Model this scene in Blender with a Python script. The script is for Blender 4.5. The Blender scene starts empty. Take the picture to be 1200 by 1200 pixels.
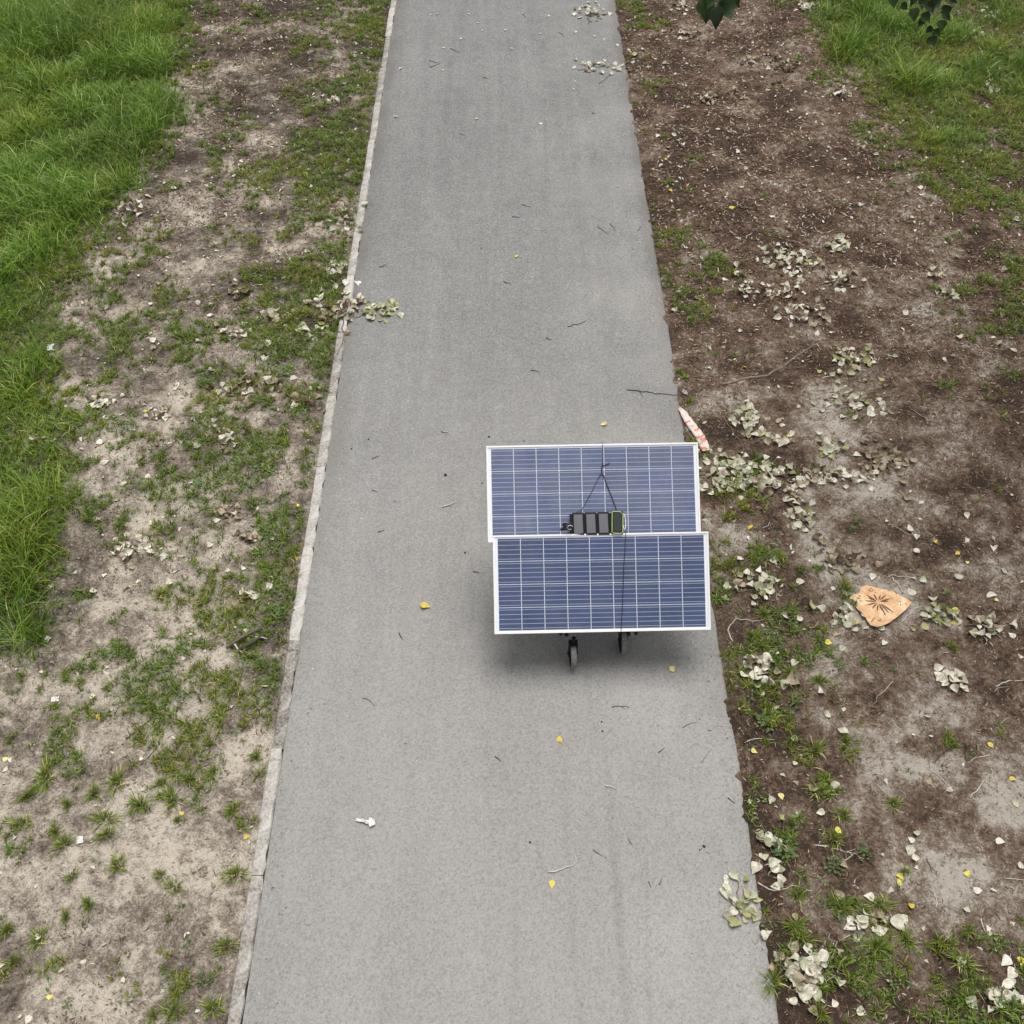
import bpy, math, random
import numpy as np
from mathutils import Vector, Matrix, Euler

# ------------------------------------------------------------------ camera, sky, sun, exposure
S = bpy.context.scene
C = S.collection
random.seed(7)
RNG = np.random.default_rng(11)
R = math.radians
H = 6.27                      # eye height over the path (m)
F = 1202.0                    # focal length in photo pixels (photo 1200 x 1200)
TH = math.atan(1423.0 / F)    # pitch below the horizon
PSI = 0.0059                  # yaw against the path
cam = bpy.data.cameras.new("camera"); camo = bpy.data.objects.new("camera", cam); C.objects.link(camo)
cam.sensor_width = 36; cam.sensor_fit = 'HORIZONTAL'; cam.lens = 36 * F / 1200
cam.clip_start = 0.1; cam.clip_end = 3000
camo.location = (0, 0, H); camo.rotation_euler = (math.pi / 2 - TH, 0, -PSI)
S.camera = camo

SUN_EL, SUN_AZ = R(74), R(20)          # high behind thin cloud
world = bpy.data.worlds.new("World"); S.world = world; world.use_nodes = True
wn, wl = world.node_tree.nodes, world.node_tree.links
bg = wn["Background"]
sky = wn.new("ShaderNodeTexSky"); sky.sky_type = 'NISHITA'; sky.sun_disc = False
sky.sun_elevation = SUN_EL; sky.sun_rotation = SUN_AZ
sky.air_density = 1.0; sky.dust_density = 4.0; sky.ozone_density = 1.0
hs = wn.new("ShaderNodeHueSaturation"); hs.inputs["Saturation"].default_value = 0.15   # grey overcast
wl.new(sky.outputs[0], hs.inputs["Color"]); wl.new(hs.outputs[0], bg.inputs[0])
bg.inputs[1].default_value = 0.07
sl = bpy.data.lights.new("sun", 'SUN'); sl.energy = 1.5; sl.angle = R(38); sl.color = (1, 0.97, 0.93)
so = bpy.data.objects.new("sun", sl); C.objects.link(so)
sd = Vector((math.sin(SUN_AZ) * math.cos(SUN_EL), math.cos(SUN_AZ) * math.cos(SUN_EL), math.sin(SUN_EL)))
so.rotation_euler = sd.to_track_quat('Z', 'Y').to_euler()
so.location = (0, 0, 30)
S.view_settings.view_transform = 'Standard'; S.view_settings.look = 'None'
S.view_settings.gamma = 1; S.view_settings.exposure = 1.0
S.view_settings.use_curve_mapping = False

# ------------------------------------------------------------------ photo pixel <-> world
CT, ST = math.cos(TH), math.sin(TH)
FW = np.array([math.sin(PSI) * CT, math.cos(PSI) * CT, -ST])
RT = np.array([math.cos(PSI), -math.sin(PSI), 0.0])
UP = np.cross(RT, FW)
def ray(px, py):
    return FW + RT * ((px - 600) / F) - UP * ((py - 600) / F)
def G(px, py, z=0.0):                       # the ground point seen at a pixel
    d = ray(px, py); t = (z - H) / d[2]
    return d[0] * t, d[1] * t
def U(px, py, depth):                       # the point at that depth along the optical axis
    d = ray(px, py); return Vector((d[0] * depth, d[1] * depth, H + d[2] * depth))
def to_px(x, y, z=0.0):
    dx, dy, dz = x, y, z - H
    zc = dx * FW[0] + dy * FW[1] + dz * FW[2]
    zc = np.maximum(zc, 0.5)
    xc = dx * RT[0] + dy * RT[1]
    yc = dx * UP[0] + dy * UP[1] + dz * UP[2]
    return 600 + F * xc / zc, 600 - F * yc / zc
def ppm(px, py):                            # pixels per metre across / along the ground there
    x, y = G(px, py); zc = np.dot(np.array([x, y, -H]), FW)
    s = F / zc; a = math.atan2(H, y)
    return s, s * math.sin(a)

# ------------------------------------------------------------------ noise
def _h(ix, iy, seed):
    n = (ix.astype(np.int64) * 374761393 + iy.astype(np.int64) * 668265263 + seed * 974634541) & 0x7fffffff
    n = ((n ^ (n >> 13)) * 1274126177) & 0x7fffffff
    return ((n ^ (n >> 16)) & 0xffffff) / float(0xffffff)
def vnoise(x, y, seed=0):
    x = np.asarray(x, float); y = np.asarray(y, float)
    ix, iy = np.floor(x), np.floor(y); fx, fy = x - ix, y - iy
    u, v = fx * fx * (3 - 2 * fx), fy * fy * (3 - 2 * fy)
    a, b = _h(ix, iy, seed), _h(ix + 1, iy, seed); c, d = _h(ix, iy + 1, seed), _h(ix + 1, iy + 1, seed)
    return (a * (1 - u) + b * u) * (1 - v) + (c * (1 - u) + d * u) * v
def fbm(x, y, scale, octs=3, seed=0):
    t, amp, s = 0, 0.5, 0
    for k in range(octs):
        t = t + amp * vnoise(x / scale * 2 ** k + 17.3 * k, y / scale * 2 ** k - 9.1 * k, seed + k); s += amp; amp *= 0.5
    return t / s
def sstep(a, b, x):
    t = np.clip((x - a) / (b - a), 0, 1); return t * t * (3 - 2 * t)

# ------------------------------------------------------------------ what grows where, read off the photograph (60-pixel cells)
GREEN = """99952247000040018876
99941146000030004888
99932257000010001687
99412366000021000366
97212236000012000034
95323560000006200015
73433554000002100023
72324434000002101122
82234420000002300001
82333320000003410000
63234440000000311000
63323550000000532120
52333550000000431010
42354440000000531100
43344200000000432010
22143000000000232100
12101000000000033000
01001000000000044200
21002000000000034332
20123000000000042234"""
SOIL = """33343333000023232323
33343433000032323232
33444433000023131323
44444443000032213231
55555543000023122323
55555554000033323232
55555555000023232323
56555555000033323232
56666655000034334333
66666665000034446433
66677776000033447644
77777777000033357665
77777777000023335543
77777777000032224553
78787777000032226523
88788787000032237657
78888880000032213678
68888880000022212576
65765780000022212665
66566770000022111332"""
TALL = """99940000000000026542
99940000000000004543
99830000000000000232
99600000000000000000
97100000000000000000
82000000000000000000
30000000000000000000
40000000000000000000
94000000000000000000
94000000000000000000
82000000000000000000
71000000000000000000
50000000000000000000
30000000000000000000
00000000000000000000
00000000000000000000
00000000000000000000
00000000000000000000
00000000000000000000
00000000000000000000"""
def grid(s): return np.array([[int(c) for c in r] for r in s.split()], float) / 9.0
GREEN, SOIL, TALL = grid(GREEN), grid(SOIL), grid(TALL)
GREEN[3:15, 1:7] = np.clip(GREEN[3:15, 1:7] * 1.12 + .04, 0, 1); GREEN[15:, :5] = np.clip(GREEN[15:, :5] + .06, 0, 1)
def sample(g, px, py):
    u = np.clip(px / 60 - 0.5, 0, 18.999); v = np.clip(py / 60 - 0.5, 0, 18.999)
    i, j = u.astype(int), v.astype(int); a, b = u - i, v - j
    return (g[j, i] * (1 - a) + g[j, i + 1] * a) * (1 - b) + (g[j + 1, i] * (1 - a) + g[j + 1, i + 1] * a) * b
PL, PR = -1.505, 1.515                      # edges of the path
KW = 0.090                                  # kerb width
def fields(x, y):
    """green cover, soil lightness and tall grass at ground points"""
    x = np.asarray(x, float); y = np.asarray(y, float)
    wx = (fbm(x, y, .5, 2, 91) - .5) * .45; wy = (fbm(x, y, .5, 2, 95) - .5) * .6
    px, py = to_px(x + wx, y + wy)
    left = x < 0                            # keep the two verges apart
    px = np.where(left, np.minimum(px, 600), np.maximum(px, 600))
    # never read the empty path cells beside an edge
    e = np.where(left, to_px(np.full_like(x, PL - .45), y)[0], to_px(np.full_like(x, PR + .4), y)[0])
    px = np.where(left, np.minimum(px, e), np.maximum(px, e))
    off = (x > PL - KW + .02) & (x < PR - .05)
    g = np.where(off, 0, sample(GREEN, px, py)); t = np.where(off, 0, sample(TALL, px, py))
    return g, sample(SOIL, px, py), t
def cover(g, x, y, seed=31):
    n = fbm(x, y, .30, 3, seed) * .55 + fbm(x, y, .09, 2, seed + 5) * .45
    n = np.clip((n - .5) * 2.1 + .5, 0, 1)
    return sstep(-.05, .12, n - (1 - g * 1.04 - .06 * (g > .05)))
def hgt(x, y):
    x = np.asarray(x, float); y = np.asarray(y, float)
    b = (fbm(x, y, .10, 3, 3) - .5) * .046 + (fbm(x, y, 1.6, 2, 8) - .5) * .05 + (fbm(x, y, .35, 2, 21) - .5) * .045
    dl = PL - KW - x; dr = x - PR
    side = np.where(x < 0, .006 + .008 * sstep(.0, .5, dl), -.004 + .02 * sstep(0, .6, dr))
    damp = np.where(x < 0, sstep(-.05, .4, dl), sstep(.0, .5, dr)) * .9 + .1
    z = side + b * damp
    # walked-out ruts across the left verge
    z = z + np.where(x < PL - .4, .018 * np.sin(y * 5.2 + 2.5 * fbm(x, y, .9, 2, 44)) * sstep(.4, 1.0, PL - x), 0)
    inside = np.where(x < 0, sstep(-.10, -.03, -dl * -1), 0)
    z = np.where((dl < 0) & (x < 0), np.minimum(z, .02) - .07 * sstep(0, .07, -dl), z)
    z = np.where((dr < .05) & (x >= 0), z + .004 + (fbm(x, y, .07, 3, 171) - .5) * .06 - .075 * sstep(.0, .11, -dr), z)
    return z
def h1(x, y):
    if PL < x < PR: return max(0.0, float(hgt(np.array([x]), np.array([y]))[0]))
    if PL - KW <= x <= PL: return 0.03
    return float(hgt(np.array([x]), np.array([y]))[0])

# ------------------------------------------------------------------ mesh and material helpers
def raw_mesh(name, co, tris, col=None, smooth=False):
    me = bpy.data.meshes.new(name); co = np.ascontiguousarray(co, np.float32); f = np.ascontiguousarray(tris, np.int32)
    me.vertices.add(len(co)); me.vertices.foreach_set("co", co.ravel())
    k = f.shape[1]
    me.loops.add(f.size); me.loops.foreach_set("vertex_index", f.ravel())
    me.polygons.add(len(f)); me.polygons.foreach_set("loop_start", np.arange(0, f.size, k, dtype=np.int32))
    if smooth: me.polygons.foreach_set("use_smooth", np.ones(len(f), bool))
    me.update(calc_edges=True)
    if col is not None:
        c4 = np.ones((len(co), 4), np.float32); c4[:, :col.shape[1]] = col
        me.attributes.new("Col", 'FLOAT_COLOR', 'POINT').data.foreach_set("color", c4.ravel())
    return me
def obj(name, me, mat=None, parent=None, loc=None, rot=None):
    o = bpy.data.objects.new(name, me); C.objects.link(o)
    if mat is not None and me is not None and len(me.materials) == 0: me.materials.append(mat)
    if parent is not None: o.parent = parent
    if loc is not None: o.location = loc
    if rot is not None: o.rotation_euler = rot
    return o
def tag(o, label=None, cat=None, group=None, kind=None):
    if label: o["label"] = label
    if cat: o["category"] = cat
    if group: o["group"] = group
    if kind: o["kind"] = kind
    return o
def empty(name, loc=(0, 0, 0), rz=0):
    o = bpy.data.objects.new(name, None); C.objects.link(o); o.location = loc; o.rotation_euler = (0, 0, rz); o.empty_display_size = .1
    return o
class MB:
    """collects boxes and tubes for one mesh"""
    def __init__(s): s.v = []; s.f = []; s.sm = []
    def box(s, c, d, rot=None, bev=0.0):
        n = len(s.v); M = rot if rot is not None else Matrix.Identity(3); h = [k / 2 for k in d]
        if bev <= 0:
            p = [(sx * h[0], sy * h[1], sz * h[2]) for sx in (-1, 1) for sy in (-1, 1) for sz in (-1, 1)]
            s.v += [tuple(Vector(c) + M @ Vector(q)) for q in p]
            s.f += [tuple(n + k for k in q) for q in ((0, 1, 3, 2), (4, 6, 7, 5), (0, 4, 5, 1), (2, 3, 7, 6), (0, 2, 6, 4), (1, 5, 7, 3))]
            return s
        b = bev; idx = {}
        for sx in (-1, 1):
            for sy in (-1, 1):
                for sz in (-1, 1):
                    for a in range(3):
                        q = [sx * (h[0] - b), sy * (h[1] - b), sz * (h[2] - b)]; q[a] = (sx, sy, sz)[a] * h[a]
                        idx[(sx, sy, sz, a)] = len(s.v); s.v.append(tuple(Vector(c) + M @ Vector(q)))
        for a in range(3):
            o1, o2 = [k for k in range(3) if k != a]
            for sg in (-1, 1):
                q = []
                for (p1, p2) in ((-1, -1), (1, -1), (1, 1), (-1, 1)):
                    k = [0, 0, 0]; k[a] = sg; k[o1] = p1; k[o2] = p2; q.append(idx[(*k, a)])
                s.f.append(tuple(q if sg > 0 else q[::-1]))
        for a in range(3):
            o1, o2 = [k for k in range(3) if k != a]
            for p1 in (-1, 1):
                for p2 in (-1, 1):
                    def key(e, ax):
                        k = [0, 0, 0]; k[a] = e; k[o1] = p1; k[o2] = p2; return idx[(*k, ax)]
                    s.f.append((key(-1, o1), key(1, o1), key(1, o2), key(-1, o2)))
        for sx in (-1, 1):
            for sy in (-1, 1):
                for sz in (-1, 1): s.f.append(tuple(idx[(sx, sy, sz, a)] for a in range(3)))
        return s
    def tube(s, pts, rad, n=6, caps=True):
        pts = [Vector(p) for p in pts]; m = len(pts)
        rad = [rad] * m if not hasattr(rad, '__len__') else rad
        base = len(s.v); t0 = (pts[1] - pts[0]).normalized()
        nrm = t0.orthogonal().normalized()
        for i, p in enumerate(pts):
            t = (pts[min(i + 1, m - 1)] - pts[max(i - 1, 0)]).normalized()
            nrm = (nrm - t * nrm.dot(t)).normalized(); bn = t.cross(nrm)
            for k in range(n):
                a = 2 * math.pi * k / n
                s.v.append(tuple(p + (nrm * math.cos(a) + bn * math.sin(a)) * rad[i]))
        for i in range(m - 1):
            for k in range(n):
                a, b = base + i * n + k, base + i * n + (k + 1) % n
                s.f.append((a, b, b + n, a + n))
        if caps:
            s.f.append(tuple(base + k for k in range(n))[::-1]); s.f.append(tuple(base + (m - 1) * n + k for k in range(n)))
        return s
    def lathe(s, prof, n=28, axis='X', c=(0, 0, 0)):
        base = len(s.v); m = len(prof)
        for k in range(n):
            a = 2 * math.pi * k / n
            for (h, r) in prof:
                q = (h, r * math.cos(a), r * math.sin(a)) if axis == 'X' else (r * math.cos(a), r * math.sin(a), h)
                s.v.append((q[0] + c[0], q[1] + c[1], q[2] + c[2]))
        for k in range(n):
            for i in range(m - 1):
                a = base + k * m + i; b = base + ((k + 1) % n) * m + i
                s.f.append((a, b, b + 1, a + 1))
        return s
    def mesh(s, name, smooth=False):
        me = bpy.data.meshes.new(name); me.from_pydata(s.v, [], s.f); me.validate(); me.update()
        if smooth: me.polygons.foreach_set("use_smooth", [True] * len(me.polygons))
        return me
    def build(s, name, mat, parent=None, loc=None, rot=None, smooth=False):
        return obj(name, s.mesh(name, smooth), mat, parent, loc, rot)

def new_mat(name):
    m = bpy.data.materials.new(name); m.use_nodes = True
    return m, m.node_tree.nodes, m.node_tree.links, m.node_tree.nodes["Principled BSDF"]
def noise_node(n, l, vec, scale, detail=4, rough=.6, dist=0):
    t = n.new("ShaderNodeTexNoise"); t.inputs["Scale"].default_value = scale; t.inputs["Detail"].default_value = detail
    t.inputs["Roughness"].default_value = rough; t.inputs["Distortion"].default_value = dist
    if vec is not None: l.new(vec, t.inputs["Vector"])
    return t
def ramp(n, l, fac, stops):
    r = n.new("ShaderNodeValToRGB"); e = r.color_ramp.elements
    while len(e) < len(stops): e.new(.5)
    for k, (p, c) in enumerate(stops):
        e[k].position = p; e[k].color = (*c, 1) if len(c) == 3 else c
    l.new(fac, r.inputs[0]); return r
def mixc(n, l, fac, a, b, mode='MIX'):
    m = n.new("ShaderNodeMix"); m.data_type = 'RGBA'; m.blend_type = mode
    if hasattr(fac, 'is_output'): l.new(fac, m.inputs[0])
    else: m.inputs[0].default_value = fac
    for k, q in ((6, a), (7, b)):
        if hasattr(q, 'is_output'): l.new(q, m.inputs[k])
        else: m.inputs[k].default_value = (*q, 1)
    return m.outputs[2]
def math_n(n, l, op, a, b=None, clamp=False):
    m = n.new("ShaderNodeMath"); m.operation = op; m.use_clamp = clamp
    for k, q in ((0, a), (1, b)):
        if q is None: continue
        if hasattr(q, 'is_output'): l.new(q, m.inputs[k])
        else: m.inputs[k].default_value = q
    return m.outputs[0]
def bump(n, l, b, height, strength, dist):
    k = n.new("ShaderNodeBump"); k.inputs["Strength"].default_value = strength; k.inputs["Distance"].default_value = dist
    l.new(height, k.inputs["Height"]); l.new(k.outputs[0], b.inputs["Normal"])
def simple(name, col, rough=.6, metal=0, var=.12, scale=30, coat=0, spec=.5, bumpd=0):
    m, n, l, b = new_mat(name)
    tc = n.new("ShaderNodeTexCoord"); t = noise_node(n, l, tc.outputs["Object"], scale, 5)
    r = ramp(n, l, t.outputs[0], [(.25, tuple(c * (1 - var) for c in col)), (.75, tuple(min(1, c * (1 + var)) for c in col))])
    l.new(r.outputs[0], b.inputs["Base Color"]); b.inputs["Roughness"].default_value = rough; b.inputs["Metallic"].default_value = metal
    b.inputs["Coat Weight"].default_value = coat; b.inputs["Coat Roughness"].default_value = .06
    b.inputs["Specular IOR Level"].default_value = spec
    if bumpd: bump(n, l, b, t.outputs[0], .6, bumpd)
    return m
def vcol_mat(name, rough=.7, trans=0.0, spec=.3):
    m, n, l, b = new_mat(name)
    a = n.new("ShaderNodeAttribute"); a.attribute_name = "Col"
    l.new(a.outputs["Color"], b.inputs["Base Color"]); b.inputs["Roughness"].default_value = rough
    b.inputs["Specular IOR Level"].default_value = spec
    if trans:
        tr = n.new("ShaderNodeBsdfTranslucent"); l.new(a.outputs["Color"], tr.inputs[0])
        mx = n.new("ShaderNodeMixShader"); mx.inputs[0].default_value = trans
        l.new(b.outputs[0], mx.inputs[1]); l.new(tr.outputs[0], mx.inputs[2]); l.new(mx.outputs[0], n["Material Output"].inputs[0])
    return m
def leaf_mat(name, cols, rough=.65, trans=.2, spot=.25):
    """cols: two or three colours a leaf is drawn from, with blotches"""
    m, n, l, b = new_mat(name)
    oi = n.new("ShaderNodeObjectInfo"); tc = n.new("ShaderNodeTexCoord")
    st = [(k / max(1, len(cols) - 1), c) for k, c in enumerate(cols)]
    r = ramp(n, l, oi.outputs["Random"], st)
    ad = n.new("ShaderNodeVectorMath"); ad.operation = 'ADD'; l.new(tc.outputs["Object"], ad.inputs[0])
    cb = n.new("ShaderNodeCombineXYZ"); l.new(math_n(n, l, 'MULTIPLY', oi.outputs["Random"], 37.0), cb.inputs[0]); l.new(cb.outputs[0], ad.inputs[1])
    t = noise_node(n, l, ad.outputs[0], 3.0, 5, .65)
    rr = ramp(n, l, t.outputs[0], [(.35, (1 - spot * 1.6, 1 - spot * 1.75, 1 - spot * 2.1)), (.6, (1, 1, 1))])
    c = mixc(n, l, 1.0, r.outputs[0], rr.outputs[0], 'MULTIPLY')
    l.new(c, b.inputs["Base Color"]); b.inputs["Roughness"].default_value = rough; b.inputs["Specular IOR Level"].default_value = .3
    if trans:
        tr = n.new("ShaderNodeBsdfTranslucent"); l.new(c, tr.inputs[0])
        mx = n.new("ShaderNodeMixShader"); mx.inputs[0].default_value = trans
        l.new(b.outputs[0], mx.inputs[1]); l.new(tr.outputs[0], mx.inputs[2]); l.new(mx.outputs[0], n["Material Output"].inputs[0])
    return m

# ------------------------------------------------------------------ materials of the setting
def soil_material():
    m, n, l, b = new_mat("soil")
    tc = n.new("ShaderNodeTexCoord"); v = tc.outputs["Object"]
    at = n.new("ShaderNodeAttribute"); at.attribute_name = "Col"
    sp = n.new("ShaderNodeSeparateColor"); l.new(at.outputs["Color"], sp.inputs[0])
    soil, green, leftn = sp.outputs[0], sp.outputs[1], sp.outputs[2]
    n1 = noise_node(n, l, v, 2.6, 6, .62, .4); n2 = noise_node(n, l, v, 14, 6, .7, .5); n3 = noise_node(n, l, v, 75, 4, .7)
    k = math_n(n, l, 'ADD', soil, math_n(n, l, 'MULTIPLY', math_n(n, l, 'SUBTRACT', n1.outputs[0], .5), .6))
    k = math_n(n, l, 'ADD', k, math_n(n, l, 'MULTIPLY', math_n(n, l, 'SUBTRACT', n2.outputs[0], .5), 1.2))
    k = math_n(n, l, 'ADD', k, math_n(n, l, 'MULTIPLY', math_n(n, l, 'SUBTRACT', n3.outputs[0], .5), 1.0))
    n4 = noise_node(n, l, v, 33, 5, .75, .8); n5 = noise_node(n, l, v, 5.5, 4, .7, 1.2)
    k = math_n(n, l, 'ADD', k, math_n(n, l, 'MULTIPLY', math_n(n, l, 'SUBTRACT', n4.outputs[0], .5), 1.15))
    k = math_n(n, l, 'ADD', k, math_n(n, l, 'MULTIPLY', math_n(n, l, 'SUBTRACT', n5.outputs[0], .5), 1.0))
    k = math_n(n, l, 'SUBTRACT', k, .03)
    rR = ramp(n, l, k, [(.0, (.048, .033, .025)), (.24, (.120, .078, .055)), (.5, (.20, .155, .118)), (.9, (.44, .40, .345))])
    rL = ramp(n, l, k, [(.0, (.050, .039, .031)), (.30, (.118, .097, .078)), (.58, (.245, .207, .165)), (1.0, (.55, .485, .40))])
    c = mixc(n, l, leftn, rR.outputs[0], rL.outputs[0])
    gm = math_n(n, l, 'MULTIPLY', green, math_n(n, l, 'MULTIPLY', math_n(n, l, 'SUBTRACT', n2.outputs[0], .3, True), 2.4), True)
    c = mixc(n, l, gm, c, (.062, .064, .032))
    l.new(c, b.inputs["Base Color"]); b.inputs["Roughness"].default_value = .95; b.inputs["Specular IOR Level"].default_value = .15
    hgt_ = math_n(n, l, 'ADD', math_n(n, l, 'MULTIPLY', n2.outputs[0], .7), math_n(n, l, 'MULTIPLY', math_n(n, l, 'ADD', n3.outputs[0], n4.outputs[0]), .55))
    bump(n, l, b, hgt_, 1.0, .030)
    return m
def path_material():
    m, n, l, b = new_mat("worn_asphalt")
    tc = n.new("ShaderNodeTexCoord"); v = tc.outputs["Object"]
    at = n.new("ShaderNodeAttribute"); at.attribute_name = "Col"
    sp = n.new("ShaderNodeSeparateColor"); l.new(at.outputs["Color"], sp.inputs[0])
    mp = n.new("ShaderNodeMapping"); mp.inputs["Scale"].default_value = (3.4, .16, 1); l.new(v, mp.inputs[0])
    streak = noise_node(n, l, mp.outputs[0], 1.6, 5, .65, 1.2)
    big = noise_node(n, l, v, .75, 5, .6, .5); mid = noise_node(n, l, v, 6.5, 6, .65); fine = noise_node(n, l, v, 170, 3, .7); fine2 = noise_node(n, l, v, 60, 3, .7)
    vo = n.new('ShaderNodeTexVoronoi'); vo.inputs['Scale'].default_value = 95; l.new(v, vo.inputs['Vector'])      # aggregate
    vs_ = n.new('ShaderNodeSeparateColor'); l.new(vo.outputs['Color'], vs_.inputs[0])
    k = math_n(n, l, 'MULTIPLY', math_n(n, l, 'SUBTRACT', big.outputs[0], .5), .28)
    for q, a in ((streak, .30), (mid, .30), (fine, 1.2), (fine2, .6)):
        k = math_n(n, l, 'ADD', k, math_n(n, l, 'MULTIPLY', math_n(n, l, 'SUBTRACT', q.outputs[0], .5), a))
    k = math_n(n, l, 'ADD', k, math_n(n, l, 'MULTIPLY', math_n(n, l, 'SUBTRACT', vs_.outputs[0], .5), .40))
    k = math_n(n, l, 'ADD', k, .5)
    r = ramp(n, l, k, [(.05, (.092, .091, .089)), (.5, (.182, .180, .176)), (.95, (.32, .316, .308))])
    dirt = math_n(n, l, 'MULTIPLY', sp.outputs[0], math_n(n, l, 'ADD', mid.outputs[0], .35), True)
    c = mixc(n, l, dirt, r.outputs[0], (.12, .112, .104))
    # pale film: trodden dust by the right edge, and lighter toward the near end
    pale_mix = math_n(n, l, 'MULTIPLY', sp.outputs[1], math_n(n, l, 'ADD', math_n(n, l, 'MULTIPLY', math_n(n, l, 'SUBTRACT', vs_.outputs[1], .5), .75), .92), True)
    c = mixc(n, l, pale_mix, c, (.33, .318, .297))
    c = mixc(n, l, math_n(n, l, 'MULTIPLY', sp.outputs[2], .25), c, (.10, .097, .092))
    l.new(c, b.inputs["Base Color"]); b.inputs["Roughness"].default_value = 1.0; b.inputs["Specular IOR Level"].default_value = .05
    bump(n, l, b, math_n(n, l, 'ADD', fine.outputs[0], fine2.outputs[0]), .55, .004)
    return m
def concrete_material():
    m, n, l, b = new_mat("kerb_concrete")
    tc = n.new("ShaderNodeTexCoord"); v = tc.outputs["Object"]; oi = n.new("ShaderNodeObjectInfo")
    n1 = noise_node(n, l, v, 7, 6, .75, .6); n2 = noise_node(n, l, v, 48, 5, .75)
    k = math_n(n, l, 'ADD', math_n(n, l, 'MULTIPLY', n1.outputs[0], .6), math_n(n, l, 'MULTIPLY', n2.outputs[0], .45))
    k = math_n(n, l, 'SUBTRACT', k, .015)
    k = math_n(n, l, 'ADD', k, math_n(n, l, 'MULTIPLY', math_n(n, l, 'SUBTRACT', oi.outputs["Random"], .6), .16))
    r = ramp(n, l, k, [(.35, (.10, .083, .069)), (.45, (.26, .24, .215)), (.60, (.46, .44, .41))])
    l.new(r.outputs[0], b.inputs["Base Color"]); b.inputs["Roughness"].default_value = .92
    bump(n, l, b, k, .8, .008)
    return m
M = {}
M['soil'] = soil_material(); M['path'] = path_material(); M['kerb'] = concrete_material()

# ------------------------------------------------------------------ ground (one sheet, fine near, coarse to the horizon)
def axis(lo, hi, d0, d1, far):
    a = [lo]
    while a[-1] < hi:
        t = (a[-1] - lo) / (hi - lo); a.append(a[-1] + d0 + (d1 - d0) * t)
    st, x = .1, a[-1]
    up = []
    while x < far: st *= 1.45; x += st; up.append(x)
    st, x = .1, lo; dn = []
    while x > -far: st *= 1.45; x -= st; dn.append(x)
    return np.array(dn[::-1] + a + up)
gx = axis(-9.2, 9.2, .026, .026, 900); gy = axis(.6, 17.5, .022, .050, 900)
X, Y = np.meshgrid(gx, gy); x, y = X.ravel(), Y.ravel()
g_, s_, t_ = fields(x, y)
z = hgt(x, y)
far = np.maximum(np.abs(x) - 12, np.abs(y - 8) - 14)
z = z * (1 - sstep(0, 8, far))
cov = cover(np.clip(g_ * 1.05 + .03, 0, 1), x, y)
mot = 1.25 * (fbm(x, y, .55, 3, 140) - .5) + .9 * (fbm(x, y, .17, 3, 150) - .5) + .55 * (fbm(x * .6, y * 1.4, .3, 2, 160) - .5)
col = np.stack([np.clip(s_ * 1.0 + mot * np.where(x < 0, 1.0 - .42 * s_, .6 + .5 * s_), 0, 1), np.clip(cov * .5 + .08 * g_, 0, 1), sstep(.5, -.5, x)], 1)
nx, ny = len(gx), len(gy)
i = np.arange(nx * ny).reshape(ny, nx)
quads = np.stack([i[:-1, :-1].ravel(), i[:-1, 1:].ravel(), i[1:, 1:].ravel(), i[1:, :-1].ravel()], 1)
ground = obj("ground", raw_mesh("ground", np.stack([x, y, z], 1), quads, col, True), M['soil'])
tag(ground, "bare trodden soil verge on both sides of the path", "ground", kind="structure")

# ------------------------------------------------------------------ path slab
pxs = np.concatenate([[PL - .004], np.linspace(PL + .03, PR - .03, 190), [PR]]); pys = np.concatenate([np.concatenate([np.arange(-6, 1, .12), np.arange(1, 6, .04), np.arange(6, 24, .12)]), np.geomspace(24, 900, 30)])
X, Y = np.meshgrid(pxs, pys); x, y = X.ravel(), Y.ravel()
x = x + np.where(np.abs(X.ravel() - PR) < .001, (fbm(x, y, .35, 3, 61) - .5) * .03, 0)
z = (fbm(x, y, 1.3, 2, 66) - .5) * .006
el = sstep(.22, .0, x - PL) * (.0 + 1.0 * fbm(x, y, .35, 3, 70)); er = sstep(.16, .0, PR - x) * .8 * (.3 + fbm(x, y, .4, 2, 72))
dirt = np.clip(el + er, 0, 1)
pale_mix = np.clip(sstep(.9, .2, np.abs(PR - .35 - x)) * sstep(.25, .85, fbm(x, y, .5, 3, 75)) * .28 + sstep(10.5, 1.5, y) * (.42 + .22 * fbm(x * 3.5, y * .5, .8, 3, 76)), 0, 1)  # dust band along the right side plus a steady paling toward the near end
scuff = np.zeros_like(dirt)                # faint tracks the cart wheels left
for line, wd, am in (([(655, 830), (659, 900), (664, 1000), (672, 1100), (680, 1210)], .018, .5), ([(706, 850), (711, 905), (718, 980), (726, 1090), (735, 1210)], .03, .8), ([(755, 900), (757, 1000), (759, 1100), (764, 1210)], .014, .6), ([(610, 905), (606, 1010), (600, 1210)], .02, .3)):
    lx, ly = np.array([G(*p) for p in line]).T; o_ = np.argsort(ly); cxl = np.interp(y, ly[o_], lx[o_])
    scuff = np.maximum(scuff, am * np.exp(-((x - cxl) / wd) ** 2) * sstep(ly.max() + .1, ly.max() - .9, y) * (.4 + fbm(x * 6, y, .35, 2, 79)))
col = np.stack([dirt, pale_mix, np.clip(scuff, 0, 1)], 1)
nx, ny = len(pxs), len(pys); i = np.arange(nx * ny).reshape(ny, nx)
quads = np.stack([i[:-1, :-1].ravel(), i[:-1, 1:].ravel(), i[1:, 1:].ravel(), i[1:, :-1].ravel()], 1)
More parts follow.
